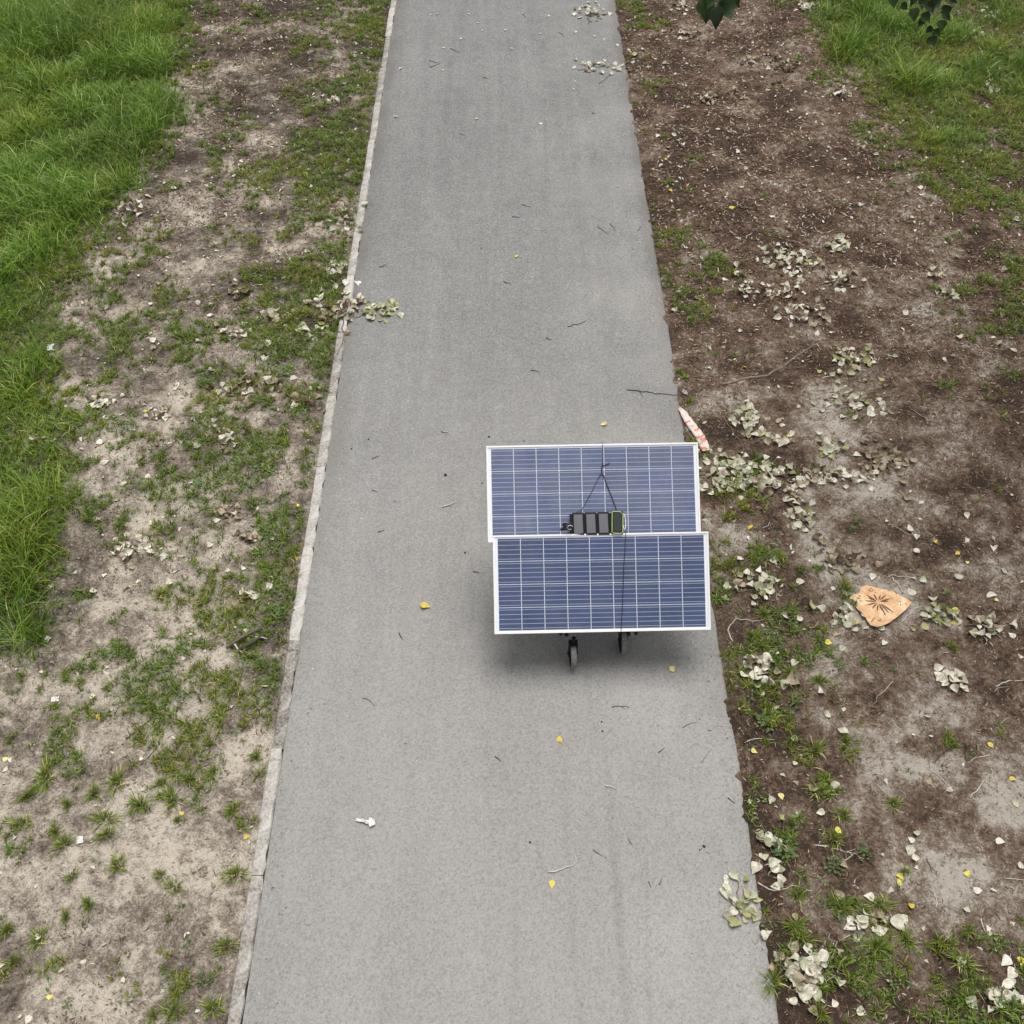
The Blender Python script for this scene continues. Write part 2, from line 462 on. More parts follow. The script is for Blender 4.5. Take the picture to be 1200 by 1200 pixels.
# skirts give the slab its thickness
co = np.stack([x, y, z], 1); nb = len(co)
rt = i[:, -1]; lo = co[rt].copy(); lo[:, 2] -= .06; co = np.concatenate([co, lo]); q2 = np.stack([rt[:-1], nb + np.arange(ny - 1), nb + 1 + np.arange(ny - 1), rt[1:]], 1)
col = np.concatenate([col, col[rt]])
tag(obj("path", raw_mesh("path", co, np.concatenate([quads, q2]), col, True), M['path']), "worn pale grey asphalt footpath", "path", kind="structure")

# ------------------------------------------------------------------ kerb of single stones
def kerbstone(L, w, hh, seed):
    rs = np.random.default_rng(seed)
    ny_ = 14; prof = [(-w / 2, -hh), (-w / 2, -.010), (-w / 2 + .010, 0), (0, .001), (w / 2 - .012, 0), (w / 2, -.012), (w / 2, -hh)]
    v, f = [], []
    for j in range(ny_):
        yy = -L / 2 + L * j / (ny_ - 1)
        for k, (a, c) in enumerate(prof):
            chip = rs.uniform(0, .007) if k in (1, 2, 4, 5) else rs.uniform(0, .003)
            if j in (0, ny_ - 1) and k in (1, 2, 3, 4, 5): chip += rs.uniform(.004, .014)
            if rs.random() < .08 and k in (4, 5): chip += .014
            s = -1 if a < 0 else 1
            v.append((a - s * chip * (k in (1, 5)), yy + (rs.uniform(-.003, .003)), c - chip * .8))
    m_ = len(prof)
    for j in range(ny_ - 1):
        for k in range(m_ - 1): f.append((j * m_ + k, j * m_ + k + 1, (j + 1) * m_ + k + 1, (j + 1) * m_ + k))
    f.append(tuple(range(m_))[::-1]); f.append(tuple((ny_ - 1) * m_ + k for k in range(m_)))
    me = bpy.data.meshes.new("kerbstone"); me.from_pydata(v, [], f); me.update(); me.materials.append(M['kerb']); return me
kv = [kerbstone(.850, KW, .16, 40 + k) for k in range(6)]
kerb = tag(empty("kerb", (PL - KW / 2, 0, 0)), "line of chipped pale concrete kerbstones along the path edge", "kerb", kind="structure")
joints = []
y0 = G(330, 1027)[1] - .855 * 3
k = 0
while y0 < 19:
    yc = y0 + .43
    o = obj("kerbstone", kv[k % 6], None, kerb, (random.uniform(-.003, .003), yc, .021 + random.uniform(-.005, .004)), (random.uniform(-.012, .012), random.uniform(-.05, .05), random.uniform(-.004, .004)))
    if 5.6 < yc < 7.2: o.location.z -= .006; o.rotation_euler.z += random.uniform(-.014, .014)
    if yc > 8: o.location.z -= .014
    y0 += .855; k += 1
kv2 = [kerbstone(.835, .07, .16, 60 + k) for k in range(3)]
kerb2 = tag(empty("kerb", (PR + .045, 0, 0)), "sunken kerbstones almost buried in the brown soil", "kerb", kind="structure")
for k, yc in enumerate([6.6, 7.47, 8.34, 9.2, 11.9, 12.76, 13.6, 14.5]):
    obj("kerbstone", kv2[k % 3], None, kerb2, (random.uniform(-.01, .006), yc, -.008 + random.uniform(-.008, .006)), (0, random.uniform(-.06, .06), random.uniform(-.012, .012)))

# ------------------------------------------------------------------ solar panels
M['frame'] = simple("white_frame", (.80, .80, .79), .38, 0, .04, 14)
M['sheet'] = simple("backsheet", (.74, .76, .82), .35, 0, .03, 20, coat=.6)
M['busbar'] = simple("busbar", (.40, .45, .58), .32, 0, .08, 60, coat=.6)
M['black'] = simple("black_steel", (.009, .009, .010), .5, 0, .2, 40, spec=.2)
M['blackplastic'] = simple("black_plastic", (.008, .008, .009), .5, 0, .2, 40, spec=.15)
M['rubber'] = simple("dusty_rubber", (.20, .19, .18), .85, 0, .35, 45, bumpd=.002)
M['sidewall'] = simple("black_rubber", (.012, .012, .012), .8, 0, .3, 45, spec=.15)
M['cord'] = simple("dark_cord", (.022, .022, .03), .6, 0, .2, 80)
M['lime'] = simple("lime_plastic", (.36, .54, .12), .4, 0, .08, 40)
M['crate'] = simple("dark_crate", (.012, .012, .013), .7, 0, .2, 20, spec=.15)
def cell_mat(name, base, pale_mix):
    m, n, l, b = new_mat(name)
    tc = n.new("ShaderNodeTexCoord"); oi = n.new("ShaderNodeObjectInfo"); geo = n.new("ShaderNodeNewGeometry")
    vo = n.new("ShaderNodeTexVoronoi"); vo.inputs["Scale"].default_value = 55; l.new(geo.outputs["Position"], vo.inputs["Vector"])
    sp = n.new("ShaderNodeSeparateColor"); l.new(vo.outputs["Color"], sp.inputs[0])
    k = math_n(n, l, 'ADD', math_n(n, l, 'MULTIPLY', sp.outputs[0], .5), math_n(n, l, 'MULTIPLY', oi.outputs["Random"], .5))
    r = ramp(n, l, k, [(0, tuple(c * .78 for c in base)), (1, tuple(c * 1.22 for c in base))])
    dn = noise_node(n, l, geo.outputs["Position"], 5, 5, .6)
    d = math_n(n, l, 'MULTIPLY', dn.outputs[0], pale_mix * 2, True)
    c = mixc(n, l, d, r.outputs[0], (.42, .42, .46))  # pale grey mixed into the cells; the rear amount stands in for sky reflection
    l.new(c, b.inputs["Base Color"]); b.inputs["Roughness"].default_value = .45
    b.inputs["Coat Weight"].default_value = 1.0; b.inputs["Coat Roughness"].default_value = .05
    return m
PANEL = {'front': ((.6384, 4.1505, .6031), .6589, -.0056, .0252), 'rear': ((.5943, 4.6996, .9152), .6362, -.0121, .0352)}
PW, PH = 1.48, .672
def panel_matrix(k):
    c, ti, ro, ya = PANEL[k]
    return Matrix.Translation(c) @ Matrix.Rotation(ya, 4, 'Z') @ Matrix.Rotation(ti, 4, 'X') @ Matrix.Rotation(ro, 4, 'Z')
cellme = MB().box((0, 0, 0), (.1532, .1532, .0012), bev=.0003).mesh("cell")
def solar_panel(k, base, pale_mix, label):
    root = empty("solar_panel"); root.matrix_world = panel_matrix(k)
    tag(root, label, "solar panel", "solar panels on the cart")
    cm = cell_mat("silicon_" + k, base, pale_mix); me = cellme.copy(); me.materials.append(cm)
    MB().box((0, 0, -.006), (PW - .02, PH - .02, .004)).build("backsheet", M['sheet'], root)
    lip = .013
    for s in (-1, 1):
        MB().box((0, s * (PH / 2 - lip / 2), -.016), (PW, lip, .036), bev=.0015).build("frame_rail", M['frame'], root)
        MB().box((s * (PW / 2 - lip / 2), 0, -.0165), (lip, PH - 2 * lip, .035), bev=.0015).build("frame_rail", M['frame'], root)
    p = .1575
    for j in range(4):
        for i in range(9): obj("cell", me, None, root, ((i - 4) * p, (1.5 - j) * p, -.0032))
    bb = MB().box((0, 0, 0), (9 * p - .004, .0028, .0005)).mesh("busbar"); bb.materials.append(M['busbar'])
    for j in range(4):
        for q in range(5): obj("busbar", bb, None, root, (0, (1.5 - j) * p + (q - 2) * .0315, -.0023))
    MB().box((0, .2, -.022), (.12, .09, .024), bev=.004).build("junction_box", M['blackplastic'], root)
    return root
solar_panel('rear', (.032, .056, .150), .17, "pale blue solar panel in white frame behind and above the other panel")  # reflected sky painted in as paler cells and a stronger grey mix
solar_panel('front', (.014, .036, .115), .07, "dark blue solar panel in white frame overhanging the two front wheels")

def on_panel(k, px, py, lift):               # where a photo ray meets the panel's plane
    Mx = panel_matrix(k); n_ = (Mx.to_3x3() @ Vector((0, 0, 1))); c = Mx.translation + n_ * lift
    d = Vector(ray(px, py)); o = Vector((0, 0, H)); t = (c - o).dot(n_) / d.dot(n_)
    return o + d * t

# ------------------------------------------------------------------ the cart under them
cart = tag(empty("hand_cart", (.62, 4.4, 0)), "low black steel cart on grey tyred wheels under the solar panels", "cart")
def cpart(mb, name, mat, parent=cart, smooth=False):
    o = mb.build(name, mat, None, None, None, smooth); o.parent = parent
    o.matrix_parent_inverse = Matrix.Translation(-cart.location) if parent is cart else Matrix.Identity(4)
    return o
def wheel(xc, yc, steer=0.0):
    r = .108
    fk = MB()
    for s in (-1, 1):
        fk.box((s * .027, .0, .155), (.008, .036, .15), bev=.002)
        fk.tube([(s * .022, 0, r), (s * .036, 0, r)], .011, 8)
    fk.box((0, .0, .232), (.062, .05, .014), bev=.003).tube([(0, 0, .238), (0, 0, .30)], .014, 10)
    f = cpart(fk, "fork", M['black']); f.location = Vector((xc, yc, 0)); f.rotation_euler = (0, 0, steer)
    w = empty("wheel"); w.parent = cart; w.matrix_parent_inverse = Matrix.Translation(-cart.location); w.location = (xc, yc, r); w.rotation_euler = (0, 0, steer)
    prof = [(-.015, r - .030), (-.021, r - .022), (-.020, r - .008), (-.013, r - .0015), (0, r), (.013, r - .0015), (.020, r - .008), (.021, r - .022), (.015, r - .030)]
    ty = MB().lathe(prof, 36); t = ty.build("tyre", M['sidewall'], w, smooth=True)
    t.data.materials.append(M['rubber'])
    for q in t.data.polygons:
        rr = math.hypot(q.center[1], q.center[2])
        if abs(q.center[0]) < .0175 and rr > r - .012: q.material_index = 1
    MB().lathe([(-.014, .012), (-.016, r - .034), (-.015, r - .029), (.015, r - .029), (.016, r - .034), (.014, .012)], 28).build("rim", M['black'], w, smooth=True)
    return w
for (wx_, wy_, st_) in ((G(671, 765, .108)[0], G(671, 765, .108)[1], .05), (G(730, 749, .108)[0], G(730, 749, .108)[1], .02), (.40, 4.86, 0), (.80, 4.90, 0)):
    wheel(wx_, wy_, st_)
dz = .305
for s in (.40, .83): cpart(MB().tube([(s, 3.92, dz), (s, 5.0, dz)], .014, 10), "deck_tube", M['black'])
for yy in (4.04, 4.5, 4.9, 5.0): cpart(MB().tube([(.36, yy, dz - .004), (.87, yy, dz - .004)], .013, 10), "cross_tube", M['black'])
for s in (.36, .88):
    a = on_panel('front', 600, 742, -.05); b_ = on_panel('front', 600, 632, -.05)
    cpart(MB().tube([(s, 3.93, dz), (s, a.y + .03, a.z + .01), (s, b_.y, b_.z)], .012, 8), "panel_bracket", M['black'])
    a = on_panel('rear', 600, 630, -.05); b_ = on_panel('rear', 600, 528, -.05)
    cpart(MB().tube([(s, a.y, a.z), (s, b_.y, b_.z)], .012, 8), "panel_bracket", M['black'])
    cpart(MB().tube([(s, 4.52, dz), (s, a.y + .03, a.z)], .012, 8), "post", M['black'])
    cpart(MB().tube([(s, 4.99, dz), (s, b_.y - .03, b_.z - .03)], .012, 8), "post", M['black'])
box = tag(empty("battery_box", (.60, 4.48, dz + .012)), "black lidded box standing on the cart between both panels", "box")
MB().box((0, 0, .125), (.42, .17, .25), bev=.012).build("box_body", M['crate'], box)
MB().box((0, 0, .262), (.434, .185, .022), bev=.006).build("box_lid", M['blackplastic'], box)
for s in (-1, 1): MB().box((s * .12, -.090, .235), (.04, .012, .05), bev=.003).build("latch", M['blackplastic'], box)

# ------------------------------------------------------------------ folding charger leaning in the gap
chg = empty("folding_charger"); tag(chg, "small folding solar charger of three grey leaves and a lime edged power bank", "charger")
c0 = U(671.5, 628, 7.02); c1 = U(729, 626.5, 7.02); ax = (c1 - c0).normalized()
nrm = (Vector((0, 0, H)) - c0).normalized(); nrm = (nrm - ax * nrm.dot(ax)).normalized()
nrm = (Matrix.Rotation(-.25, 3, ax) @ nrm); upv = nrm.cross(ax)
Mc = Matrix((ax, upv, nrm)).transposed().to_4x4(); Mc.translation = c0; chg.matrix_world = Mc
M['cgrey'] = simple("charger_cell", (.050, .050, .064), .4, 0, .06, 30, coat=.3)
M['cdark'] = simple("bank_cell", (.014, .017, .017), .4, 0, .1, 30, spec=.2)
pw_ = .0865
for k in range(3):
    lf = MB().box((k * pw_ + .04, .083, 0), (.078, .162, .007), bev=.003).build("charger_leaf", M['blackplastic'], chg)
    MB().box((k * pw_ + .040, .083, .0042), (.060, .134, .0016)).build("cell", M['cgrey'], lf)
MB().box((1.5 * pw_ + .02, .08, -.006), (3.9 * pw_, .150, .003)).build("fabric_backing", M['crate'], chg)
rz = Matrix.Rotation(-.06, 3, 'Z')
bk = MB().box((3 * pw_ + .048, .083, .006), (.080, .160, .016), rz, .005).build("power_bank", M['blackplastic'], chg)
MB().box((3 * pw_ + .048, .083, .0155), (.056, .130, .0016), rz).build("cell", M['cdark'], bk)
e = MB(); hw, hh_ = .037, .077
cs = [(-hw + .01, -hh_), (hw - .01, -hh_), (hw, -hh_ + .01), (hw, hh_ - .018), (hw - .018, hh_), (-hw + .006, hh_), (-hw, hh_ - .006), (-hw, -hh_ + .01), (-hw + .01, -hh_)]
e.tube([Vector((3 * pw_ + .048, .083, .0135)) + rz @ Vector((a, b, 0)) for a, b in cs], .0028, 6).build("lime_edge", M['lime'], bk)
# carabiner on the bank
MB().tube([Vector((3 * pw_ + .095 + .010 * math.cos(t), .09 + .055 * math.sin(t), .008)) for t in np.linspace(0, 2 * math.pi, 14)], .0022, 5).build("loop", M['frame'], chg)
cl = MB()
cc = U(666, 616, 7.0)
for q in range(3):
    cl.tube([cc + Vector(((.022 + .003 * q) * math.cos(t) - .004 * q, .01 * math.sin(t * 2 + q), (.028 + .002 * q) * math.sin(t))) for t in np.linspace(0, 6.0, 16)], .004, 5)
cl.tube([cc + Vector((-.05, 0, -.045)), cc + Vector((-.02, .0, -.03)), cc + Vector((.02, .02, -.045))], .012, 6)
tag(cl.build("cable_coil", M['cord'], smooth=True), "coiled black cable bundle beside the folding charger", "cable")
M['greycable'] = simple("grey_cable", (.55, .55, .55), .5, 0, .1, 30)
tag(MB().tube([cc + Vector((.018 * math.cos(t) + .012, -.02, .022 * math.sin(t) + .005)) for t in np.linspace(.3, 5.2, 12)], .0028, 6).build("grey_cable", M['greycable'], smooth=True), "short pale cable loop left of the charger leaves", "cable")
# cord tied over the rear panel
cord = MB()
def rp(px, py): return on_panel('rear', px, py, .0035)
tl = Mc @ Vector((.03, .165, 0)); tr_ = Mc @ Vector((3 * pw_ + .05, .163, .006))
cord.tube([tl, rp(682, 597), rp(693, 577), rp(703, 557)], .0024, 5)
cord.tube([rp(707.5, 557), rp(712, 570), rp(718, 585), rp(722, 596), tr_], .0032, 5)
cord.tube([rp(703, 557), rp(705.5, 556), rp(707.5, 557)], .0034, 5)
cord.tube([rp(705.5, 556), rp(705.2, 551), rp(705.8, 546), rp(706.6, 539), rp(706.4, 528), rp(706.2, 521), on_panel('rear', 706.2, 518.6, -.02)], [.0045, .0042, .004, .0022, .002, .002, .002], 5)
cord.tube([rp(705.5, 546), rp(709, 545), rp(714.5, 542.6)], .0034, 5)
tag(cord.build("cord", M['cord'], smooth=True), "thin dark cord knotted over the rear panel holding the charger", "cord")
fp = lambda px, py: on_panel('front', px, py, .0030)
c2 = MB().tube([on_panel('front', 733.6, 621.5, -.02), fp(733.2, 624.5), fp(732.6, 640), fp(731, 665), fp(730.2, 690), fp(729.3, 715), fp(728, 736), fp(727.6, 741), on_panel('front', 727.6, 742.6, -.03)], .0024, 5)
tag(c2.build("cord", M['cord'], smooth=True), "thin dark cord hanging straight down over the front panel", "cord")

# ------------------------------------------------------------------ grass and ground cover
def pcol(n, a, b, third=None, p3=.1):
    t = RNG.random((n, 1)); c = np.array(a) * (1 - t) + np.array(b) * t
    if third is not None:
        k = RNG.random(n) < p3; c[k] = np.array(third) * RNG.uniform(.7, 1.2, (k.sum(), 1))
    return c * RNG.uniform(.8, 1.2, (n, 1))
def blades(base, h, w, ang, lean, colr, levels=3):
    n = len(base); d = np.stack([np.cos(ang), np.sin(ang)], 1); s = np.stack([-np.sin(ang), np.cos(ang)], 1)
    tw = RNG.uniform(-.9, .9, n); s = s * np.cos(tw)[:, None] + d * np.sin(tw)[:, None]
    vs = []
    for k in range(levels):
        t = k / levels
        cx = base[:, :2] + d * (h * lean * t ** 1.7)[:, None]; cz = base[:, 2] + h * t * (1 - .28 * lean * t)
        ww = (w * (1 - .55 * t))[:, None]
        for sg in (-1, 1): vs.append(np.concatenate([cx + s * ww * sg * .5, cz[:, None]], 1))
    cx = base[:, :2] + d * (h * lean)[:, None]; vs.append(np.concatenate([cx, (base[:, 2] + h * np.maximum(.12, 1 - .42 * lean ** 1.3))[:, None]], 1))
    k = len(vs); co = np.stack(vs, 1).reshape(-1, 3); f = []
    for q in range(levels - 1):
        a = 2 * q; f += [(a, a + 1, a + 3), (a, a + 3, a + 2)]
    f.append((2 * levels - 2, 2 * levels - 1, 2 * levels))
    f = (np.array(f)[None] + (np.arange(n) * k)[:, None, None]).reshape(-1, 3)
    return co, f, np.repeat(colr, k, 0)
M['grass'] = vcol_mat("grass_blade", .55, .28, .35); M['cover'] = vcol_mat("cover_leaf", .6, .2, .3); M['bits'] = vcol_mat("dry_bits", .85, 0, .2)
def scatter(n, xr, yr, power=1.0):
    """uniform points over the verges in view, a margin round the frame"""
    x = RNG.uniform(xr[0], xr[1], n); y = RNG.uniform(yr[0], yr[1], n)
    px, py = to_px(x, y); ok = (px > -170) & (px < 1370) & (py > -70) & (py < 1330) & ~((x > PL - KW - .01) & (x < PR + .02))
    return x[ok], y[ok]
# tall grass
x, y = scatter(1500000, (-9, 9), (.7, 17)); g_, s_, t_ = fields(x, y)
edge = fbm(x, y, .45, 3, 12) - .5
dens = sstep(.24, .62, t_ + edge * .8)
ok = RNG.random(len(x)) < dens * .34; x, y, t_, dens = x[ok], y[ok], t_[ok], dens[ok]
if len(x) > 110000: q = RNG.permutation(len(x))[:110000]; x, y, t_, dens = x[q], y[q], t_[q], dens[q]
n = len(x); lump = fbm(x, y, .55, 2, 5)
h = (.10 + .30 * dens * sstep(.25, .75, lump)) * RNG.uniform(.6, 1.25, n)
ang = 2 * math.pi * fbm(x, y, .7, 2, 77) * 2 + RNG.normal(0, 2.0, n)
colr = pcol(n, (.045, .115, .008), (.215, .345, .040), (.48, .52, .22), .06)
colr *= (.72 + .56 * fbm(x, y, .9, 2, 15))[:, None]
yl = sstep(.45, .7, fbm(x, y, .6, 2, 19))[:, None]; colr = colr * (1 - .5 * yl) + colr * np.array([1.35, 1.05, .7]) * .5 * yl
co, f, cc_ = blades(np.stack([x, y, hgt(x, y) - .006], 1), h, RNG.uniform(.005, .011, n), ang, RNG.uniform(.3, 1.15, n), colr, 4)
tag(obj("tall_grass", raw_mesh("tall_grass", co, f, cc_), M['grass']), "long lush green meadow grass leaning in clumps on the verge", "grass", kind="stuff")
# short tufted grass
def tufts(nt, per, hr, keep_from, seed, name, label, ca, cb, dry, add=0.0):
    x, y = scatter(nt, (-9, 9), (.7, 17)); g_, s_, t_ = fields(x, y)
    c = cover(np.where(g_ > .04, np.clip(g_ + add, 0, 1), 0), x, y, seed); ok = RNG.random(len(x)) < c * keep_from; x, y, g_ = x[ok], y[ok], g_[ok]
    n0 = len(x); sz = RNG.uniform(.55, 1.25, n0) * (.75 + .5 * g_)
    k = RNG.integers(per[0], per[1], n0); ti = np.repeat(np.arange(n0), k); n = len(ti)
    ang = RNG.uniform(0, 2 * math.pi, n); rad = RNG.uniform(0, .022, n) * sz[ti]
    bx, by = x[ti] + np.cos(ang) * rad, y[ti] + np.sin(ang) * rad
    tc_ = (.75 + .5 * RNG.random(n0))[ti][:, None]
    colr = pcol(n, ca, cb, dry, .09) * tc_
    yl = sstep(.4, .7, fbm(bx, by, .4, 2, 23))[:, None]; colr = colr * (1 - .6 * yl) + colr * np.array([1.4, 1.12, .75]) * .6 * yl
    co, f, cc_ = blades(np.stack([bx, by, hgt(bx, by) - .004], 1), RNG.uniform(hr[0], hr[1], n) * sz[ti], RNG.uniform(.004, .009, n), ang + RNG.normal(0, .5, n), RNG.uniform(.35, 1.15, n), colr, 3)
    print(name, n0, n)
    tag(obj(name, raw_mesh(name, co, f, cc_), M['grass']), label, "grass", kind="stuff")
tufts(420000, (10, 18), (.03, .075), .36, 31, "short_grass", "patchy short trodden grass on the bare soil verges", (.060, .125, .010), (.205, .270, .035), (.40, .35, .18))
tufts(300000, (3, 8), (.02, .05), .16, 57, "thin_grass", "thin olive and straw coloured grass wisps on trodden soil", (.075, .088, .030), (.17, .165, .065), (.34, .30, .18), .06)
# creeping broad leaves between the grass
x, y = scatter(120000, (-9, 9), (.7, 17)); g_, s_, t_ = fields(x, y)
c = cover(np.clip(g_ * .92, 0, 1), x, y, 31) * sstep(.42, .62, fbm(x, y, .5, 2, 83)) + .012 * (g_ > .1); ok = (RNG.random(len(x)) < c * .5) & (t_ < .5); x, y = x[ok], y[ok]
k = RNG.integers(4, 9, len(x)); ti = np.repeat(np.arange(len(x)), k); n = len(ti)
ang = RNG.uniform(0, 6.283, n); rd = RNG.uniform(.004, .035, n); L = RNG.uniform(.010, .024, n)
bx, by = x[ti] + np.cos(ang) * rd, y[ti] + np.sin(ang) * rd; bz = hgt(bx, by) + RNG.uniform(.003, .022, n)
d = np.stack([np.cos(ang), np.sin(ang), RNG.uniform(-.3, .5, n)], 1); s = np.stack([-np.sin(ang), np.cos(ang), RNG.uniform(-.4, .4, n)], 1)
b0 = np.stack([bx, by, bz], 1); wv = s * (L * .36)[:, None]; dv = d * L[:, None]
co = np.stack([b0, b0 + dv * .35 + wv, b0 + dv * .75 + wv * .8, b0 + dv, b0 + dv * .75 - wv * .8, b0 + dv * .35 - wv], 1).reshape(-1, 3)
f = (np.array([(0, 1, 2), (0, 2, 3), (0, 3, 4), (0, 4, 5)])[None] + (np.arange(n) * 6)[:, None, None]).reshape(-1, 3)
colr = pcol(n, (.05, .115, .022), (.15, .235, .065), (.28, .30, .16), .08)
tag(obj("ground_cover", raw_mesh("ground_cover", co, f, np.repeat(colr, 6, 0)), M['cover']), "low creeping broad leaved weeds between the grass", "weeds", kind="stuff")

# ------------------------------------------------------------------ brown litter: bark crumbs, straw, bud scales
def bits(x, y, L, W, colr, lift, name, label, cat, droop=.25):
    n = len(x); ang = RNG.uniform(0, 6.283, n)
    d = np.stack([np.cos(ang), np.sin(ang), RNG.normal(0, droop, n)], 1) * (L / 2)[:, None]
    s = np.stack([-np.sin(ang), np.cos(ang), RNG.normal(0, droop, n)], 1) * (W / 2)[:, None]
    c = np.stack([x, y, np.maximum(hgt(x, y), np.where((x > PL) & (x < PR), .001, -1)) + lift], 1); bow = np.zeros((n, 3)); bow[:, 2] = RNG.uniform(-.2, .35, n) * L * .4
    sb = s * RNG.uniform(-1.4, 1.4, (n, 1)); 
    co = np.stack([c - d - s * .5, c - d + s * .5, c + bow + sb + s, c + bow + sb - s, c + d + sb * .2], 1).reshape(-1, 3)
    f = (np.array([(0, 1, 2), (0, 2, 3), (3, 2, 4)])[None] + (np.arange(n) * 5)[:, None, None]).reshape(-1, 3)
    o = obj(name, raw_mesh(name, co, f, np.repeat(colr, 5, 0)), M['bits']); tag(o, label, cat, kind="stuff"); print(name, n)
x, y = scatter(420000, (-9, 9), (.7, 17)); g_, s_, t_ = fields(x, y)
p = sstep(.62, .15, s_ + (fbm(x, y, .5, 3, 50) - .5) * .9) * np.where(x > 0, 1, .85) + .07
ok = RNG.random(len(x)) < p; x, y = x[ok], y[ok]; n = len(x)
far_ = sstep(5, 10, y); bits(x, y, RNG.uniform(.008, .045, n) * (1 + .5 * far_), RNG.uniform(.002, .007, n) * (1 + 1.0 * far_), pcol(n, (.032, .018, .012), (.20, .115, .072), (.40, .34, .27), .18), RNG.uniform(.001, .010, n), "bark_litter", "brown litter of bark crumbs, bud scales and dead stalks", "litter")
x, y = scatter(75000, (-9, 9), (.7, 17)); g_, s_, t_ = fields(x, y)
ok = RNG.random(len(x)) < np.where(x < 0, .5, .6); x, y = x[ok], y[ok]; n = len(x)
bits(x, y, RNG.uniform(.012, .06, n), RNG.uniform(.0015, .004, n), pcol(n, (.20, .165, .115), (.36, .31, .23), (.06, .045, .035), .3), RNG.uniform(.001, .012, n), "dry_straw", "thin pale dry straw and grass stalks strewn over the soil", "straw")
# pale scraps of leaf too small to tell apart
x, y = scatter(16000, (-9, 9), (.7, 17)); p = np.where(y > 8.5, .52, .13) + .14 * (fbm(x, y, .6, 2, 88) > .55) + .10 * ((x < 0) & (y > 3.8) & (y < 9)); ok = RNG.random(len(x)) < p; x, y = x[ok], y[ok]; n = len(x)
bits(x, y, RNG.uniform(.016, .050, n), RNG.uniform(.012, .030, n), pcol(n, (.40, .37, .29), (.60, .57, .48), (.28, .24, .17), .25), RNG.uniform(.003, .014, n), "leaf_scraps", "small pale scraps of dry leaf strewn over the soil", "leaf scraps", .4)
# grit on the path
n = 1500; x = RNG.uniform(PL + .03, PR - .03, n); y = RNG.uniform(.8, 17, n)
x = np.where(RNG.random(n) < .75, np.where(RNG.random(n) < .3, PL + np.abs(RNG.normal(0, .09, n)) + .01, PR - np.abs(RNG.normal(0, .14, n)) - .01), x)
bits(x, y, RNG.uniform(.006, .022, n), RNG.uniform(.002, .007, n), pcol(n, (.07, .055, .045), (.20, .165, .135), (.5, .48, .42), .2), RNG.uniform(.003, .005, n), "path_grit", "dark crumbs and grit lying on the asphalt", "grit", .1)
# clods of soil
x, y = scatter(60000, (-9, 9), (.7, 11)); g_, s_, t_ = fields(x, y); ok = RNG.random(len(x)) < .45 * sstep(.2, .6, s_); x, y, s_ = x[ok], y[ok], s_[ok]; n = len(x)
r_ = RNG.uniform(.004, .016, n) * RNG.uniform(.5, 1.2, n); oc = np.array([(1, 0, 0), (0, 1, 0), (-1, 0, 0), (0, -1, 0), (0, 0, .8), (0, 0, -.8)], float)
co = (np.stack([x, y, hgt(x, y) + .001], 1)[:, None] + oc[None] * RNG.uniform(.55, 1.3, (n, 6, 1)) * r_[:, None, None]).reshape(-1, 3)
f = (np.array([(0, 1, 4), (1, 2, 4), (2, 3, 4), (3, 0, 4), (1, 0, 5), (2, 1, 5), (3, 2, 5), (0, 3, 5)])[None] + (np.arange(n) * 6)[:, None, None]).reshape(-1, 3)
t = np.clip(s_ + RNG.normal(0, .15, n), 0, 1)[:, None]; colr = np.array([.08, .063, .05]) * (1 - t) + np.array([.32, .275, .23]) * t
tag(obj("soil_clods", raw_mesh("soil_clods", co, f, np.repeat(colr, 6, 0)), M['bits']), "crumbled clods of dry soil", "soil", kind="stuff")

# ------------------------------------------------------------------ landmarks for telling look-alikes apart
MARKS_L = [(60, 560, "the white scrap caught in the long grass"), (100, 120, "the widest stand of long grass"), (62, 413, "the white crumpled paper at the grass edge"), (24, 706, "the bluish crumpled paper"), (290, 752, "the forked dry branch"), (325, 722, "the broad weed at the kerb"), (302, 456, "the wide bed of tan leaves"), (418, 358, "the leaf heap lying across the kerb"),
           (153, 651, "the scattered pale leaves on bare soil"), (170, 850, "the long slanting brown twig"), (403, 262, "the pale leaves against the far kerb"), (195, 525, "the thin branch across the soil ridge"), (96, 987, "the white scrap among grass tufts"), (240, 1150, "the flat grey green rosette"), (60, 1175, "the small weed with a yellow leaf"), (290, 981, "the dirty kerbstone without grass beside it"), (330, 60, "the far end of the kerb"), (160, 250, "the pale leaf twig at the long grass corner")]
MARKS_R = [(1028, 709, "the orange fragment"), (815, 510, "the barrier tape"), (905, 430, "the exposed tree root"), (835, 640, "the right end of the solar panels"), (830, 330, "the dense clover patch"), (942, 1140, "the thick leaf heap at the asphalt edge"), (1052, 1085, "the large white heart shaped leaf"), (913, 80, "the dark brown leaf heap"), (1040, 60, "the far lush grass patch"), (1025, 240, "the crooked brown stick"),
           (1000, 424, "the yellowish green leaf pile"), (1033, 540, "the shrivelled tan leaf heap"), (896, 846, "the bright green weed rosette"), (985, 1000, "the branched thin pale stalk"), (1113, 797, "the small pale cluster on bare soil"), (1160, 735, "the nearly white leaf cluster"), (1095, 319, "the upright curled tan bundle"), (862, 1058, "the yellow green twig on the asphalt edge"), (1150, 922, "the straight pale stick on light soil"), (1175, 1163, "the weed growing through pale leaves"), (770, 150, "the far grassy path edge"), (1140, 180, "the thin end of the far grass patch")]
def near(px, py):
    return min(MARKS_L if px < 600 else MARKS_R, key=lambda m: (m[0] - px) ** 2 + (m[1] - py) ** 2 * 1.4)[2]

